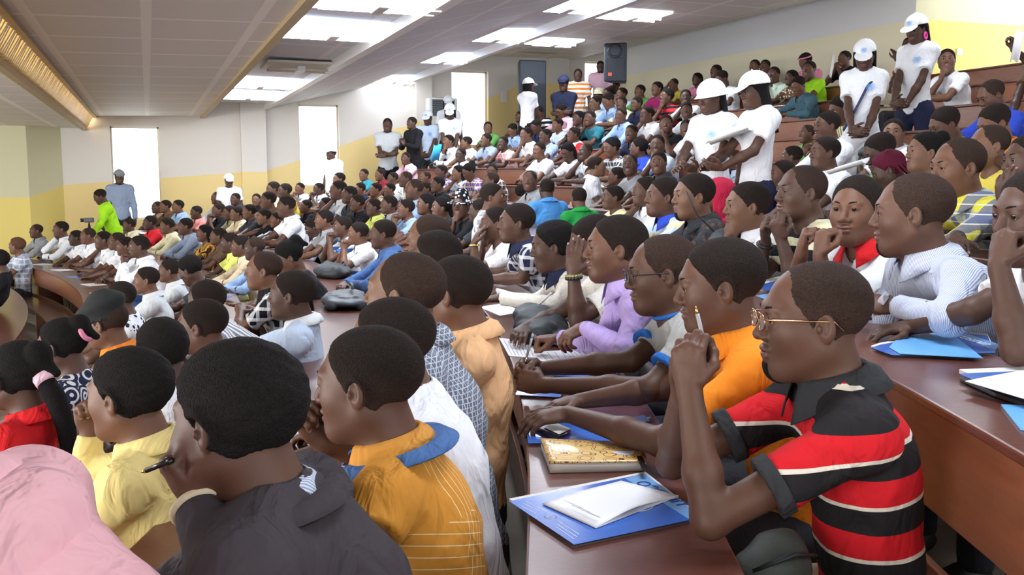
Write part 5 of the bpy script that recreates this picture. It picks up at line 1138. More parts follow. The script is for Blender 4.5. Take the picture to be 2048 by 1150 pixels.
# ---------------------------------------------------------------- people standing along the walls and in the aisle
def emblem_mesh(r=.03):
    """light blue roundel: a globe of rings and meridians inside two olive branches"""
    m = MB(); n = 28
    def ring(ra, w):
        for i in range(n):
            a, b = 2*PI*i/n, 2*PI*(i+1)/n; m.quadbox([(ra*math.cos(a), 0, ra*math.sin(a)), ((ra+w)*math.cos(a), 0, (ra+w)*math.sin(a)), ((ra+w)*math.cos(b), 0, (ra+w)*math.sin(b)), (ra*math.cos(b), 0, ra*math.sin(b)),
              (ra*math.cos(a), .0012, ra*math.sin(a)), ((ra+w)*math.cos(a), .0012, (ra+w)*math.sin(a)), ((ra+w)*math.cos(b), .0012, (ra+w)*math.sin(b)), (ra*math.cos(b), .0012, ra*math.sin(b))])
    for q in (.15, .35, .55): ring(r*q, r*.07)
    for i in range(4):
        a = PI*i/4; d = Vector((math.cos(a), 0, math.sin(a)))*r*.62; w = Vector((-math.sin(a), 0, math.cos(a)))*r*.03; m.face([-d-w, d-w, d+w, -d+w]); m.face([-d+w, d+w, d-w, -d-w])
    for q in (-1, 1):
        for i in range(9):
            a = -PI/2+q*(.25+i*.27); c = Vector((math.cos(a), 0, math.sin(a)))*r*.84; t = Vector((-math.sin(a)*q, 0, math.cos(a)*q)); o = Vector((math.cos(a), 0, math.sin(a))); L = r*.16
            for s_ in (-1, 1):
                u = (t*.8+o*.6*s_).normalized()*L; v = Vector((-u.z, 0, u.x))*.4; m.face([c, c+u*.5+v, c+u, c+u*.5-v]); m.face([c+u*.5-v, c+u, c+u*.5+v, c])
    return m.mesh('emblem')
EMB = plain('emblem_blue', (.16, .42, .85), .6, bump=(60, .02, .001))
def standing(label, px, py, Z, face, arms, shirt, sleeve='s', hair='s', hat=None, hatcloth='white', tr='charcoal', res=.0095, skin=1, pitch=0, hyaw=0, lean=0, emb=False, bag=.012, collar=None, k=None, shw=.172, fac=None, build=1.0):
    h = at(px, py, Z); k = tier_of(h.x, h.y) if k is None else k; a = math.atan2(h.y-CY, h.x-CX); rz = a+PI/2+math.radians(face); z = .80
    arm = dict(down=dict(lh=(-.24, .06, .86), rh=(.24, .06, .86), ldir=(0, .1, -1), rdir=(0, .1, -1), lnor=(1, 0, 0), rnor=(-1, 0, 0)),
               front=dict(lh=(-.05, .26, .93), rh=(.06, .28, .95), ldir=(.8, .4, 0), rdir=(-.8, .4, 0), lnor=(0, -1, 0), rnor=(0, -1, 0)),
               fold=dict(lh=(.06, .25, 1.10), rh=(-.06, .29, 1.13), ldir=(1, .1, .1), rdir=(-1, .1, .1), lnor=(0, -1, 0), rnor=(0, -1, 0), lel=V(-.7, -.3, -.8), rel=V(.7, -.3, -.8)),
               paper=dict(lh=(-.09, .36, 1.08), rh=(.10, .36, 1.08), ldir=(.4, .9, .1), rdir=(-.4, .9, .1), lnor=(.6, 0, .6), rnor=(-.6, 0, -.6)),
               clap=dict(lh=(-.03, .26, 1.22), rh=(.04, .27, 1.22), ldir=(.3, .5, .8), rdir=(-.3, .5, .8), lnor=(1, 0, 0), rnor=(-1, 0, 0)),
               reach=dict(lh=(-.10, .42, .86), rh=(.24, .06, .86), ldir=(0, .8, -.5), rdir=(0, .1, -1), rnor=(-1, 0, 0)))[arms]
    p = Pose(H=(0, .05+lean, 1.64-lean*.55), stand=True, pelvis=(0, 0, .94), yaw=math.radians(hyaw), pitch=math.radians(pitch), slump=-.01, shw=shw, build=build, **arm)
    s = fac or (h.z-FL[k])/p.H[2]; c, sn = math.cos(rz), math.sin(rz)
    root = thing('person', (h.x-s*(p.H[0]*c-p.H[1]*sn), h.y-s*(p.H[0]*sn+p.H[1]*c), FL[k]), rz, label, 'person'); root.scale = (s, s, s)
    body = thing_child('body', root, body_mesh(p, res, res < .0065, .95), [skin_mat(skin), LIP(), NAIL()])
    thing_child('shirt', root, shirt_mesh(p, res*1.25, sleeve, bag=bag), cloth(shirt))
    if collar: thing_child('collar', root, collar_mesh(p), cloth(collar))
    legs(root, p, tr); head_extras(root, body, p, hair, (), res < .0075, fw=.97, hh=.006); M = headM(p)
    if hat:
        thing_child('cap', root, cached(('cap', hat), lambda: cap_mesh(hat, .005)), cloth(hatcloth), M @ Matrix.Scale(1.07, 4))
        if hat == 'cap' and emb: thing_child('emblem', root, cached('emblem', emblem_mesh), EMB, M @ Matrix.Translation((0, .106, .088)) @ Matrix.Rotation(math.radians(30), 4, 'X'))
    if emb: thing_child('emblem', root, cached('emblem_s', lambda: emblem_mesh(.042)), EMB, Matrix.Translation(Vector(p.C+p.fw*(.150*(.35+.65*build)+bag)+V(-.07, 0, .05))) @ Matrix.Rotation(math.radians(10), 4, 'X'))
    return root, p, M, s
ST = {}
ST['sky'] = standing('person in sky blue shirt and grey cap standing before the leftmost bright window', 239, 355, 17.3, 70, 'down', 'bluegrey', 'l', hat='cap', hatcloth='grey', collar='bluegrey')
ST['green'] = standing('person in bright green jacket bending over a video camera on the left', 199, 378, 15.4, -10, 'reach', 'lime', 'l', lean=.16, pitch=25, collar='black', fac=.97, k=-2)
ST['boy'] = standing('person in white tee shirt and white cap standing by the first pilaster', 458, 362, 16.6, 60, 'down', 'white', hat='cap', emb=False, hyaw=10, pitch=8)
ST['win2'] = standing('person in white tee shirt and white cap standing before the second bright window', 662, 308, 16.9, 10, 'down', 'white', hat='cap', bag=.03)
ST['clerk'] = standing('person in white shirt with folded arms standing in the side aisle, no cap', 775, 250, 18.4, 50, 'fold', 'palegrey', collar='palegrey', tr='black', k=3)
ST['jacket'] = standing('person in black jacket clapping beside the white-shirted clerk', 823, 246, 17.8, 5, 'clap', 'black', 'l', collar='charcoal', tr='black')
ST['bluecap'] = standing('person in pale blue shirt and white cap standing left of the air conditioner', 855, 237, 18.5, 40, 'front', 'paleblue', 's', hat='cap', collar='paleblue', pitch=15, emb=True, k=4)
ST['lady1'] = standing('person in white tee shirt and white cap with head bowed before the third window', 900, 224, 18.2, 50, 'front', 'white', hair='w', hat='cap', pitch=25, emb=True, bag=.015, shw=.145, build=.85, k=4)
ST['lady2'] = standing('person in white tee shirt and cap just behind the head-bowed cap wearer', 897, 207, 18.9, 50, 'down', 'white', hair='w', hat='cap', pitch=10, bag=.015, shw=.145, build=.85, k=5)
ST['pole'] = standing('person in white tee shirt and cap turned sideways near the tall dark speaker', 1058, 172, 17.8, 190, 'front', 'white', hair='w', hat='cap', tr='black', bag=.012, shw=.145, build=.86, k=6)
ST['guard'] = standing('person in dark uniform and dark cap beside the orange striped polo', 1127, 170, 18.4, 40, 'fold', 'navy', 'l', hat='beret', hatcloth='navy', tr='black')
ST['stripe'] = standing('person in orange and white striped polo standing high at the back', 1156, 150, 18.9, 48, 'down', 'hstripe:white:orange', collar='white', tr='charcoal')
ST['lilac'] = standing('person in lilac shirt standing in the last window beside the wall speaker', 1201, 133, 19.4, 48, 'down', 'pink', 's', tr='charcoal', k=8)
ST['bucket'] = standing('person in white tee shirt and white sun hat sharing a newspaper in the aisle', 1421, 196, 7.6, 34, 'paper', 'white', hair='w', hat='bucket', res=.0052, pitch=12, hyaw=-15, emb=True, bag=.016, tr='white', shw=.135, build=.84, k=2)
ST['braids'] = standing('person in sleeveless white top, white cap and long braids beside the sun hat', 1507, 183, 7.2, 8, 'paper', 'white', hair='wl', hat='cap', res=.0052, pitch=14, bag=.012, tr='navy', shw=.130, build=.80, k=2)
ST['strap'] = standing('person in white tee shirt, white cap and a blue bag strap across the chest', 1729, 112, 9.0, 50, 'front', 'white', hair='w', hat='cap', res=.0055, pitch=24, emb=True, bag=.018, tr='white', shw=.138, build=.84, k=4)
ST['earring'] = standing('person in knotted white tee shirt, white cap and bright pink earring, highest aisle stander', 1832, 60, 9.5, 22, 'front', 'white', hair='w', hat='cap', res=.0055, pitch=18, emb=True, bag=.014, tr='navy', shw=.132, build=.80, k=5)
# bag strap and earring
root, p, M, s = ST['strap']; m = MB(); N = p.N
pts = [p.SL+V(.05, -.02, .055), p.SL+V(.05, .08, .0), p.C+V(-.04, .145, .05), p.Wst+V(.05, .150, .05), p.P+V(.15, .13, .03)]; m.tube(pts, .014, 8, flat=.35); thing_child('bag_strap', root, m.mesh('bag_strap', True), plain('strap_navy', (.02, .03, .10), .6, bump=(90, .2, .001)))
root, p, M, s = ST['earring']; m = MB(); m.tube([(.0, .022*math.cos(q), .028*math.sin(q)) for q in [2*PI*i/20 for i in range(21)]], .009, 8, cap=False)
thing_child('earring', root, m.mesh('earring', True), plain('earring_pink', (.85, .05, .35), .4, bump=(50, .02, .001)), M @ Matrix.Translation((-.084, -.008, -.062)))
# ---------------------------------------------------------------- things on the desks
def tabz(k): return FL[k]+DESK_H+.001
def slab(name, pts, z, t, mat, label, cat, group=None, parent=None, cover=None):
    """flat thing whose outline was measured in the photo, given its real thickness"""
    P3 = [on_z(px, py, z) for px, py in pts]; c = sum(P3, Vector())/len(P3); m = MB(); n = len(P3)
    base = thing(name, c, 0, label, cat, group) if parent is None else parent
    b = [tuple(p-c) for p in P3]; m.v = b+[(x, y, zz+t) for x, y, zz in b]; m.f = [tuple(reversed(range(n))), tuple(range(n, 2*n))]+[(i, (i+1) % n, n+(i+1) % n, n+i) for i in range(n)]; m.m = [0]*len(m.f)
    return base, m, c
PAPER = plain('paper_white', (.86, .87, .90), .6, bump=(20, .05, .002)); COVER = plain('folder_blue', (.05, .16, .58), .18, spec=.6, bump=(4, .05, .004), vary=.35); COVER2 = plain('folder_strip_blue', (.22, .45, .80), .2, bump=(4, .02, .002)); SHEETBLUE = plain('sheet_blue', (.16, .46, .85), .3, bump=(4, .02, .002), vary=.1)
PAGES = plain('folder_pages', (.78, .76, .72), .7, bump=(30, .1, .002)); PRINT = plain('print_white', (.75, .82, .95), .5, bump=(20, .02, .001)); INK = plain('ink_navy', (.015, .03, .20), .5, bump=(20, .02, .001)); PENCIL = plain('faint_pencil', (.55, .56, .60), .7, bump=(20, .02, .001))
def fix(m):       # faces must look up whichever way the outline ran
    return m
def lettering(txt, parent, c, p0, p1, z, size, mat, flip=False):
    cu = bpy.data.curves.new('lettering', 'FONT'); cu.body = txt; cu.size = size; cu.extrude = .0004; cu.align_x = 'CENTER'; cu.align_y = 'CENTER'; cu.offset = .0006
    q = bpy.data.objects.new('lettering_source', cu); me = bpy.data.meshes.new_from_object(q); bpy.data.objects.remove(q); me.materials.clear(); o = bpy.data.objects.new('lettering', me); COL.objects.link(o); me.materials.append(mat); o.parent = parent
    a, b = on_z(*p0, z), on_z(*p1, z); d = b-a; o.location = (a+b)/2-c+Vector((0, 0, .0006)); o.rotation_euler = (0, 0, math.atan2(d.y, d.x)); o.scale = (1, 1, 1)
    return o
def strip(name, parent, c, pts, z, mat, t=.0008):
    P3 = [on_z(px, py, z)-c for px, py in pts]; m = MB(); n = len(P3); m.v = [tuple(p) for p in P3]+[(p.x, p.y, p.z+t) for p in P3]; m.f = [tuple(reversed(range(n))), tuple(range(n, 2*n))]+[(i, (i+1) % n, n+(i+1) % n, n+i) for i in range(n)]; m.m = [0]*len(m.f)
    return m.build(name, mat, parent)
def line_strip(parent, c, a, b, z, w, mat, name='printed_line'):
    A, B = on_z(*a, z)-c, on_z(*b, z)-c; d = (B-A).normalized(); n = Vector((-d.y, d.x, 0))*w/2; m = MB(); m.quadbox([A-n, B-n, B+n, A+n, A-n+Vector((0, 0, .0005)), B-n+Vector((0, 0, .0005)), B+n+Vector((0, 0, .0005)), A+n+Vector((0, 0, .0005))]); return m.build(name, mat, parent)
def folder(label, pts, k, t=.008, text=None, head=None, tsize=.03, lines=(), dz=0):
    z = tabz(k)+dz; base, m, c = slab('folder', pts, z, t, None, label, 'folder', 'blue folders on the desks'); m.build('pages', PAGES, base)
    cov = strip('cover', base, c, pts, z+t, COVER, .0012); zt = z+t+.0012
    if head: strip('title_band', base, c, head, zt, COVER2)
    if text: lettering(text, base, c, text_pos[0], text_pos[1], zt+.001, tsize, INK) if False else None
    return base, c, zt
# the folder nearest the camera
pts = [(1018, 1003), (1148, 1090), (1372, 1042), (1378, 1012), (1290, 948), (1130, 985)]
b, c, zt = folder('blue folder lying nearest the camera under a folded white sheet', [(1018, 1003), (1148, 1090), (1400, 1036), (1290, 948)], 0, .007, head=[(1250, 957), (1390, 1046), (1405, 1034), (1290, 948)])
lettering('UNESCO', b, c, (1392, 1022), (1262, 953), zt+.001, .047, INK)
for a_, b_ in (((1052, 1003), (1092, 1024)), ((1047, 1007), (1080, 1023)), ((1042, 1012), (1076, 1030)), ((1115, 1041), (1158, 1069)), ((1113, 1048), (1154, 1074)), ((1112, 1054), (1148, 1078))): line_strip(b, c, a_, b_, zt, .0016, PRINT)
e = thing_child('emblem', b, emblem_mesh(.016), PRINT, Matrix.Translation(on_z(1101, 1034, zt)-c) @ Matrix.Rotation(-PI/2, 4, 'X'))
m = MB(); cc = on_z(1262, 1008, zt)-c; m.tube([cc+Vector((.052*math.cos(q), .052*math.sin(q), .0006)) for q in [2*PI*i/30 for i in range(31)]], .0010, 5, cap=False); m.build('printed_circle', PRINT, b, True)
# folded white sheet on it, a little raised along the fold
z = tabz(0)+.0105; P4 = [on_z(1085, 1008, z), on_z(1192, 1056, z), on_z(1358, 992, z), on_z(1242, 962, z)]; c = sum(P4, Vector())/4; t = thing('paper_sheet', c, 0, 'folded white sheet with faint handwriting on the nearest blue folder', 'paper')
m = MB(); N_ = 10
for lay in (0, 1):
    for i in range(N_+1):
        for j in range(N_+1):
            u, v = i/N_, j/N_; p = P4[0].lerp(P4[1], u).lerp(P4[3].lerp(P4[2], u), v)-c; lift = lay*(.012*math.sin(PI*min(1, (1-v)*.9))**2*(.3+.7*u)+.0012); m.v.append((p.x, p.y, p.z+lift))
    o = lay*(N_+1)**2
    for i in range(N_):
        for j in range(N_): m.f.append((o+i*(N_+1)+j, o+(i+1)*(N_+1)+j, o+(i+1)*(N_+1)+j+1, o+i*(N_+1)+j+1)); m.m.append(0)
o = m.build('sheet', PAPER, t, True); so = o.modifiers.new('thickness', 'SOLIDIFY'); so.thickness = .0006
for i in range(5):
    rr = random.Random(i); pts_ = [on_z(1126+i*9+j*9.5, 1002+i*5.2+j*4.2+rr.uniform(-1, 1), z+.010)-c for j in range(7-abs(i-2))]; m = MB(); m.tube([p+Vector((0, 0, .0035)) for p in pts_], .0005, 4); m.build('handwriting', PENCIL, t)
# yellow notebook
NB = None
m_, n_, l_, b_ = nt('notebook_cover'); tc = add(n_, 'ShaderNodeTexCoord'); vo = add(n_, 'ShaderNodeTexVoronoi'); vo.inputs['Scale'].default_value = 26; vo.inputs['Randomness'].default_value = 1; l_.new(tc.outputs['Object'], vo.inputs['Vector'])
f1 = math_n(n_, l_, 'LESS_THAN', math_n(n_, l_, 'ABSOLUTE', math_n(n_, l_, 'SUBTRACT', vo.outputs['Distance'], .40)), .022); f2 = math_n(n_, l_, 'LESS_THAN', math_n(n_, l_, 'ABSOLUTE', math_n(n_, l_, 'SUBTRACT', vo.outputs['Distance'], .56)), .016)
no = add(n_, 'ShaderNodeTexNoise'); no.inputs['Scale'].default_value = 18; l_.new(tc.outputs['Object'], no.inputs['Vector']); mx = add(n_, 'ShaderNodeMixRGB'); mx.inputs[1].default_value = (.80, .66, .30, 1); mx.inputs[2].default_value = (.88, .42, .08, 1)
l_.new(math_n(n_, l_, 'MULTIPLY', no.outputs['Fac'], .8), mx.inputs[0]); mx2 = add(n_, 'ShaderNodeMixRGB'); mx2.inputs[2].default_value = (.16, .04, .02, 1); l_.new(mx.outputs[0], mx2.inputs[1]); l_.new(math_n(n_, l_, 'MAXIMUM', f1, f2), mx2.inputs[0]); l_.new(mx2.outputs[0], b_.inputs['Base Color']); b_.inputs['Roughness'].default_value = .2
z = tabz(0); Q = [on_z(1100, 946, z), on_z(1292, 942, z), on_z(1278, 903, z), on_z(1082, 898, z)]; c = sum(Q, Vector())/4; t = thing('notebook', c, 0, 'thick yellow notebook patterned with brown circles between two blue folders', 'notebook')
def curved(name, Q, c, z0, z1, mat, parent, bulge=.006, nn=12):
    m = MB()
    for lay, zz in ((0, z0), (1, z1)):
        for i in range(nn+1):
            for j in range(nn+1):
                u, v = i/nn, j/nn; p = Q[0].lerp(Q[1], u).lerp(Q[3].lerp(Q[2], u), v)-c; p.z = zz+(bulge*math.sin(PI*v)*(1 if lay else 0)+bulge*.7*(1-u)**3*lay); m.v.append(tuple(p))
    K_ = (nn+1)**2
    for i in range(nn):
        for j in range(nn):
            a = i*(nn+1)+j; m.f += [(a, a+1, a+nn+2, a+nn+1), (K_+a, K_+a+nn+1, K_+a+nn+2, K_+a+1)]; m.m += [0, 0]
    edge = [i*(nn+1) for i in range(nn+1)]+[nn*(nn+1)+j for j in range(1, nn+1)]+[i*(nn+1)+nn for i in range(nn-1, -1, -1)]+[j for j in range(nn-1, 0, -1)]
    for a, b in zip(edge, edge[1:]+edge[:1]): m.f.append((a, b, K_+b, K_+a)); m.m.append(0)
    return m.build(name, mat, parent, True)
curved('pages', Q, c, 0, .024, PAGES, t); Q2 = [q+(q-c)*.02 for q in Q]; curved('cover', Q2, c, .0245, .0275, m_, t)
line = strip('binding', t, c, [(1284, 941), (1296, 942), (1281, 903), (1270, 903)], z+.030, plain('binding_black', (.01, .01, .012), .3, bump=(30, .02, .001)))
m = MB(); m.lathe([(.0001, 0), (.03, 0), (.03, .0012), (.0001, .0012)], 24, Matrix.Translation(on_z(1246, 903, z+.032)-c) @ Matrix.Diagonal((1, 1.1, 1, 1))); m.build('oval_sticker', PRINT, t)
# folder under the orange shirt's forearm, with a red phone and a card on it
b, c, zt = folder('blue folder under the orange polo wearer\'s forearms', [(1056, 887), (1212, 886), (1302, 838), (1052, 850)], 0, .007, head=[(1250, 838), (1268, 848), (1300, 842), (1288, 830)])
z = tabz(0)+.009
def phone(label, pts, z, t, mat, top=None):
    base, m, c = slab('phone', pts, z, t, None, label, 'phone'); m.build('case', mat, base, bevel=.003); strip('screen', base, c, [tuple(Vector(p).lerp(Vector((sum(q[0] for q in pts)/len(pts), sum(q[1] for q in pts)/len(pts))), .14)) for p in pts], z+t, plain('phone_screen', (.01, .012, .02), .08, bump=(3, .01, .001))); return base, c
phone('red cased phone lying on the folder beneath the orange polo wearer\'s hand', [(1070, 860), (1112, 880), (1142, 866), (1095, 850)], z, .012, plain('phone_red', (.35, .02, .04), .3, bump=(90, .3, .001)))
base, m, c = slab('card', [(1088, 855), (1118, 869), (1142, 858), (1112, 846)], z+.0145, .0012, None, 'small cream card resting on the red cased phone', 'card'); m.build('card_face', plain('card_cream', (.70, .66, .58), .5, bump=(20, .02, .001)), base)
# folder and sheets near the grey tee
folder('thin blue folder between the grey tee wearer\'s forearms', [(1105, 752), (1225, 758), (1240, 744), (1115, 742)], 0, .006)
folder('blue folder edge behind the joined hands of the grey tee wearer', [(1030, 790), (1120, 795), (1130, 780), (1040, 776)], 0, .006)
def sheet(label, pts, k, mat, dz=0, lines=0, cat='paper', name='paper_sheet'):
    base, m, c = slab(name, pts, tabz(k)+dz, .0015, None, label, cat, 'papers on the desks'); m.build('page', mat, base); z = tabz(k)+dz+.0016
    for i in range(lines):
        u = (i+1)/(lines+1); a = Vector(pts[0]).lerp(Vector(pts[3]), u); b = Vector(pts[1]).lerp(Vector(pts[2]), u); line_strip(base, c, tuple(a.lerp(b, .08)), tuple(a.lerp(b, .92)), z, .0025, plain('print_grey', (.25, .27, .32), .6, bump=(20, .02, .001)), 'printed_line')
    return base
sheet('printed newspaper page under the wrists of the lavender shirt wearer', [(998, 676), (1018, 712), (1075, 716), (1062, 684)], 0, PAPER, 0, 7)
sheet('printed leaflet right of the newspaper page under the lavender sleeve', [(1065, 704), (1082, 724), (1165, 722), (1150, 700)], 0, PAPER, .002, 5)
sheet('second leaflet overlapping the first beside the grey tee wearer', [(1120, 700), (1140, 722), (1190, 716), (1165, 698)], 0, PAPER, .004, 5)
sheet('sunlit white sheet on the desk left of the black jacket', [(958, 614), (1000, 632), (1052, 622), (1015, 606)], 0, PAPER, 0, 0)
sheet('printed leaflet under the white long sleeve of the navy collar wearer', [(975, 601), (1000, 607), (1050, 606), (1020, 594)], 0, PAPER, 0, 4)
# pens
def pen(label, a, b, r=.0042, mat=None, tip=None):
    d = b-a; t = thing('pen', a, 0, label, 'pen', 'pens in hands'); m = MB(); u = d.normalized(); L = d.length
    m.tube([Vector((0, 0, 0)), u*L*.82], r, 10); m.build('barrel', mat, t, True); m = MB(); m.tube([u*L*.82, u*L*.92, u*L], [r*.95, r*.6, .0008], 10); m.build('tip', tip, t, True)
    m = MB(); m.tube([u*L*.02, u*L*.14], r*1.15, 10); m.tube([u*L*.02+Vector((0, 0, r*1.6)), u*L*.28+Vector((0, 0, r*1.6))], r*.3, 5); m.build('clip', mat, t, True)
CLEAR = plain('pen_clear', (.34, .34, .36), .12, bump=(40, .02, .001)); PBLUE = plain('pen_blue', (.02, .05, .42), .25, bump=(40, .02, .001))
pen('clear pen with golden tip standing in the clasped hands of the striped polo wearer', at(1412, 700, 2.02), at(1391, 612, 2.03), .0045, CLEAR, GOLD)
pen('clear pen with blue cap held upright by the grey tee wearer', at(1066, 668, 3.28), at(1050, 726, 3.26), .0042, CLEAR, STEEL)
pen('blue pen in the fingers of the lavender shirt wearer', at(1183, 660, 3.80), at(1144, 670, 3.86), .0060, PBLUE, PBLUE)
pen('dark and gold pen held by the suit jacket wearer at the chin', at(345, 920, 1.60), at(282, 945, 1.63), .0050, plain('pen_black', (.012, .012, .012), .2, bump=(40, .02, .001)), GOLD)
pen('white pen in the hand behind the black jacket on the desk', at(1103, 586, 4.55), at(1078, 610, 4.6), .0045, PAPER, STEEL)
phone('silver phone in the hand of the pinstriped shirt wearer', [(1755, 606), (1766, 612), (1780, 594), (1770, 588)], at(1768, 600, 3.0).z, .012, plain('phone_silver', (.45, .5, .55), .25, .5, bump=(40, .02, .001)))
phone('small phone in the hand of the navy collar wearer', [(952, 592), (972, 594), (974, 587), (956, 586)], tabz(0)+.03, .012, plain('phone_grey', (.3, .3, .33), .3, .4, bump=(40, .02, .001)))
# right-hand desk
b, c, zt = folder('blue folder under the pale printed sheet on the right-hand desk', [(1742, 696), (1785, 711), (1990, 706), (1975, 672), (1905, 664), (1760, 690)], 1, .007, head=[(1905, 667), (1990, 700), (2000, 690), (1925, 664)])
lettering('UNESCO', b, c, (1990, 694), (1905, 668), zt+.001, .042, PRINT)
t = sheet('pale blue printed sheet under the hand of the right edge white tee wearer', [(1778, 695), (1800, 708), (1966, 717), (1903, 667), (1800, 672)], 1, SHEETBLUE, .0095, 0)
folder('blue folder topmost in the stack at the right edge of the right-hand desk', [(1918, 748), (1950, 762), (2070, 765), (2060, 742)], 1, .012, dz=.012)
base, m, c = slab('notebook', [(1918, 762), (1990, 795), (2090, 830), (2090, 770), (1960, 752)], tabz(1), .011, None, 'black notebook at the bottom of the stack near the right edge', 'notebook'); m.build('cover', plain('notebook_black', (.02, .02, .025), .4, bump=(60, .2, .002)), base, bevel=.003)
sheet('white sheet lying on the stack near the right edge', [(1930, 763), (2048, 798), (2090, 800), (2090, 738), (2040, 742)], 1, PAPER, .026)
base, m, c = slab('brochure', [(2002, 812), (2040, 860), (2100, 870), (2100, 815)], tabz(1), .004, None, 'light blue brochure cut by the right edge at the end of the desk', 'brochure'); m.build('cover', SHEETBLUE, base)
folder('dark blue folder on the right-hand desk behind the polo wearer\'s head', [(1512, 572), (1535, 582), (1575, 575), (1560, 560)], 1, .02)
sheet('light blue sheets below the folder behind the polo wearer\'s head', [(1512, 592), (1545, 604), (1572, 596), (1556, 584)], 1, SHEETBLUE, .001)
# ---------------------------------------------------------------- bags
def soft(name, label, cat, c, Rz, prims, mat, h=.008, amp=.004, extra=None, seed=0, group=None):
    t = thing(name, c, Rz, label, cat, group); g = Grid(V(-.5, -.4, -.05), V(.5, .4, .5), h)
    for q in prims:
        if q[0] == 'e': g.ell(V(*q[1]), V(*q[2]), q[3] if len(q) > 3 else .03, rotm(q[4]) if len(q) > 4 else None)
        else: g.rc(V(*q[1]), V(*q[2]), q[3], q[4], .02)
    g.ripple(amp, 1.2, seed); g.plane((0, 0, .001), (0, 0, -1)); thing_child('bag_body', t, g.mesh(name), mat)
    if extra: extra(t)
    return t
BAG = plain('bag_nylon', (.020, .026, .032), .6, bump=(60, .4, .004)); BAG2 = plain('bag_leather', (.035, .045, .060), .5, bump=(30, .4, .006))
def strap_(pts, nm='strap', r=.011): 
    def f(t): m = MB(); m.tube(pts, r, 8, flat=.4); m.build(nm, BAG, t, True)
    return f
dirA = lambda p: math.atan2(p.y-CY, p.x-CX)
p = on_z(1082, 672, tabz(0)); soft('jacket', 'black jacket or bag folded in a heap on the near desk', 'bag', p, dirA(p)+PI/2, [('e', (0, 0, .05), (.25, .13, .075)), ('e', (.06, .03, .10), (.17, .09, .045)), ('r', (-.28, -.06, .035), (.05, -.10, .04), .035, .03), ('e', (-.15, .04, .045), (.14, .09, .06))], BAG, amp=.006, extra=strap_([(-.2, -.12, .04), (-.05, -.14, .07), (.1, -.11, .09), (.2, -.05, .06)]))
p = on_z(690, 612, tabz(-1)); soft('briefcase', 'grey black soft briefcase lying on the fourth row desk', 'bag', p, dirA(p)+PI/2, [('r', (-.24, -.10, .035), (.24, -.10, .035), .04, .04), ('r', (-.24, .10, .035), (.24, .10, .035), .04, .04), ('e', (0, 0, .05), (.31, .17, .045), .02), ('e', (.02, -.02, .085), (.25, .12, .022), .01)], BAG2, extra=strap_([(-.12, -.05, .135), (-.06, -.05, .16), (.06, -.05, .16), (.12, -.05, .135)], 'handle'), seed=2)
p = on_z(665, 552, tabz(-1)); soft('laptop_bag', 'black laptop bag behind the briefcase, beside the blue denim sleeve', 'bag', p, dirA(p)+PI/2, [('e', (0, 0, .05), (.34, .17, .07), .03), ('r', (-.28, 0, .06), (.28, 0, .06), .06, .06)], BAG, extra=strap_([(-.1, -.1, .10), (-.05, -.12, .13), (.05, -.12, .13), (.1, -.1, .10)], 'handle'), seed=3)
p = on_z(1900, 180, tabz(4)); 
c8 = at(1885, 172, 8.4); kk = 4; c8 = pol(RA+SP*kk+.2, math.atan2(c8.y-CY, c8.x-CX), tabz(kk))
soft('backpack', 'large black bag slumped over the desk near the yellow wall with a strap hanging', 'bag', c8, dirA(c8)+PI/2, [('e', (0, 0, .06), (.36, .16, .09), .03), ('e', (.12, 0, .10), (.16, .12, .07), .03), ('r', (-.35, 0, .04), (.3, 0, .06), .05, .07)], BAG, extra=strap_([(-.30, -.10, .06), (-.36, -.22, -.05), (-.30, -.24, -.16), (-.10, -.24, -.18), (.02, -.20, .02)], 'strap'), seed=4)
c8 = at(1840, 262, 7.0); c8 = pol(RA+SP*3+.2, math.atan2(c8.y-CY, c8.x-CX), tabz(3)); soft('backpack', 'black backpack on the desk behind the person facing the camera', 'bag', c8, dirA(c8)+PI/2, [('e', (0, 0, .05), (.26, .13, .08), .03), ('e', (.1, 0, .08), (.12, .1, .06), .03)], BAG, seed=5)
c8 = at(1392, 455, 5.0); soft('shoulder_bag', 'dark shoulder bag with piping in front of the patterned shirt', 'bag', pol(RA+SP*1+.30, math.atan2(c8.y-CY, c8.x-CX), tabz(1)), dirA(c8)+PI/2, [('e', (0, 0, .10), (.15, .10, .13), .03), ('e', (0, -.06, .08), (.10, .05, .08), .03)], BAG, seed=6, extra=strap_([(.10, .02, .20), (.12, .12, .30), (.05, .20, .42)], 'strap'))
c8 = at(272, 612, 5.6); a8 = math.atan2(c8.y-CY, c8.x-CX)
soft('backpack', 'black backpack with orange trim between two people in the third row', 'bag', pol(RA+SP*-2+.24, math.atan2(c8.y-CY, c8.x-CX), tabz(-2)), a8+PI/2, [('e', (0, 0, .10), (.17, .11, .14), .03)], BAG, seed=7, extra=lambda t: (lambda m: (m.tube([(-.10, -.10, .08), (-.05, -.12, .18), (.02, -.10, .24)], .012, 6), m.tube([(-.06, -.11, .06), (0, -.125, .16), (.06, -.10, .23)], .010, 6), m.build('trim_strip', plain('bag_orange', (.80, .10, .02), .5, bump=(50, .05, .001)), t, True)))(MB()))
# olive grey bag on the lap of the polo wearer
c8 = at(1545, 1120, 2.0); soft('bag', 'olive grey bag on the lap of the red and black polo wearer', 'bag', c8-Vector((0, 0, .06)), 0, [('e', (0, 0, .04), (.09, .07, .06), .03), ('e', (.04, .03, .06), (.06, .05, .05), .03)], plain('bag_olive', (.055, .065, .055), .6, bump=(40, .5, .006)), seed=8, extra=strap_([(-.07, -.03, .06), (0, -.07, .10), (.08, -.03, .07)], 'strap'))
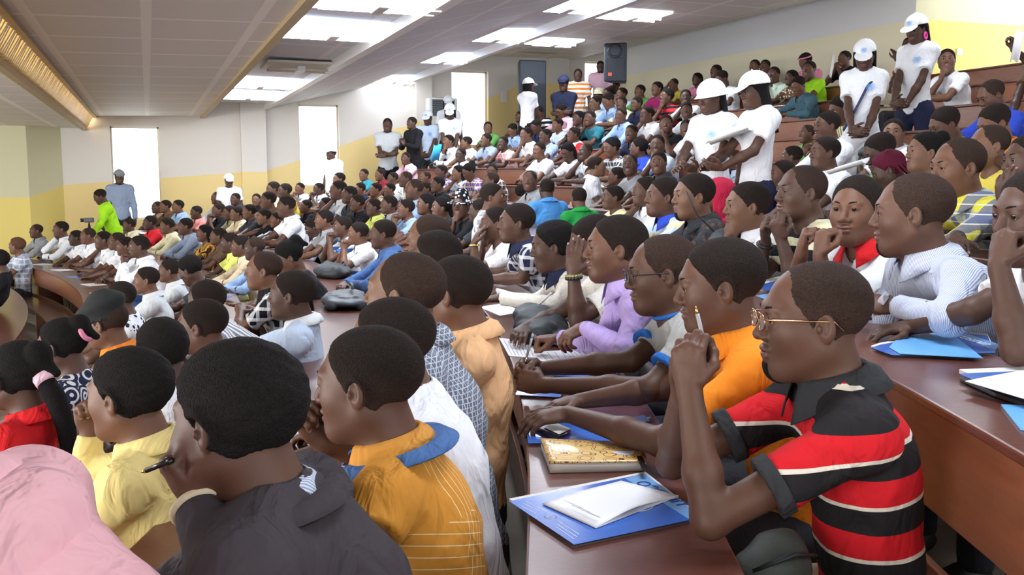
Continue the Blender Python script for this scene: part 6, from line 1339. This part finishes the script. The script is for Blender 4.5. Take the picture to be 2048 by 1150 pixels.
# ---------------------------------------------------------------- newspapers and sheets held in the crowd, papers along the far desks
def held(label, c, w, h, face, tilt, mat, name='newspaper', cat='newspaper', fold=.25, lines=4):
    t = thing(name, c, face, label, cat); m = MB(); n = 8
    for i in range(n+1):
        u = -1+2*i/n; y = fold*abs(u)**1.5*w*.5
        for v in (0, 1): m.v.append((u*w/2, y*.6-(v-.5)*h*math.cos(tilt), (v-.5)*h*math.sin(tilt)+.02*math.sin(3*u)))
    for i in range(n): m.f.append((2*i, 2*i+2, 2*i+3, 2*i+1)); m.m.append(0)
    o = m.build('page', mat, t, True); so = o.modifiers.new('thickness', 'SOLIDIFY'); so.thickness = .004; return t
NEWS = plain('newsprint', (.50, .50, .47), .8, bump=(60, .4, .003), vary=.25)
q = at(1462, 272, 7.25); held('open newspaper held between the sun hat wearer and the braided cap wearer', q, .48, .30, math.radians(60), .35, NEWS)
q = at(1665, 132, 12.9); held('raised white sheet hiding the face of a black-shirted person in the top rows', q, .26, .30, math.radians(58), 1.45, PAPER, 'paper_sheet', 'paper', .05)
q = at(2036, 92, 8.3); held('raised white sheet cut by the upper right edge', q, .22, .26, math.radians(60), 1.45, PAPER, 'paper_sheet', 'paper', .05)
q = at(1702, 332, 6.0); held('large pale sheet held by the person with glasses and green shirt', q, .30, .22, math.radians(40), .3, PAPER, 'paper_sheet', 'paper', .2)
q = at(522, 474, 12.0); held('white sheet held above the heads near the navy shirt in the middle left', q, .30, .22, math.radians(60), .5, PAPER, 'paper_sheet', 'paper', .1)
q = at(873, 306, 17.2); held('bright sky blue folder leaning at the row end under the pale blue capped person', q, .26, .30, math.radians(40), 1.3, plain('folder_sky', (.05, .50, .90), .4, bump=(10, .02, .001)), 'folder', 'folder', .02)
prnd = random.Random(5); Wd = {-3: 'second', -2: 'third', 2: 'seventh', 3: 'eighth', 4: 'ninth', 5: 'tenth', 6: 'eleventh'}
for i, (k, y) in enumerate(((-3, 10.2), (-3, 11.4), (-3, 12.4), (-3, 13.4), (-3, 14.5), (-3, 15.5), (-2, 9.0), (-2, 6.6), (3, 12.2), (4, 13.2), (4, 15.6), (5, 12.4), (5, 5.4), (3, 5.0), (6, 6.4), (4, 9.4))):
    a = ang_y(RA+SP*k, y); c = pol(RA+SP*k+.20, a, tabz(k)); t = thing('paper_sheet', c, a+prnd.uniform(-.4, .4), 'loose papers lying on the desk top of the %s row' % Wd.get(k, 'second'), 'paper', 'loose papers on the %s row desk' % Wd.get(k, 'second'))
    m = MB(); m.box((-.105, -.15, 0), (.105, .15, .003)); m.build('page', PAPER if i % 3 else COVER, t)
# video camera held by the green jacket
q = at(178, 441, 15.2); t = thing('video_camera', q, math.radians(90), 'small grey video camera in front of the bright green jacket', 'camera'); t.scale = (.62, .62, .62); VC = plain('camera_grey', (.12, .12, .13), .4, .3, bump=(60, .1, .001))
m = MB(); m.box((-.06, -.12, -.05), (.06, .12, .07)); m.build('camera_body', VC, t, bevel=.015); m = MB(); m.tube([(0, .12, .01), (0, .20, .01)], [.045, .05], 14); m.build('lens', plain('lens_black', (.01, .01, .015), .2, bump=(30, .02, .001)), t, True)
m = MB(); m.box((-.12, -.08, -.02), (-.07, .06, .06)); m.build('flip_screen', VC, t, bevel=.006)
m = MB()
for a_ in (0, 2.1, 4.2): m.tube([(0, 0, -.05), (.35*math.cos(a_), .35*math.sin(a_), (FL[-2]-q.z)/.62+.02)], .014, 8)
m.build('tripod', plain('tripod_black', (.02, .02, .02), .5, bump=(60, .1, .001)), t, True)
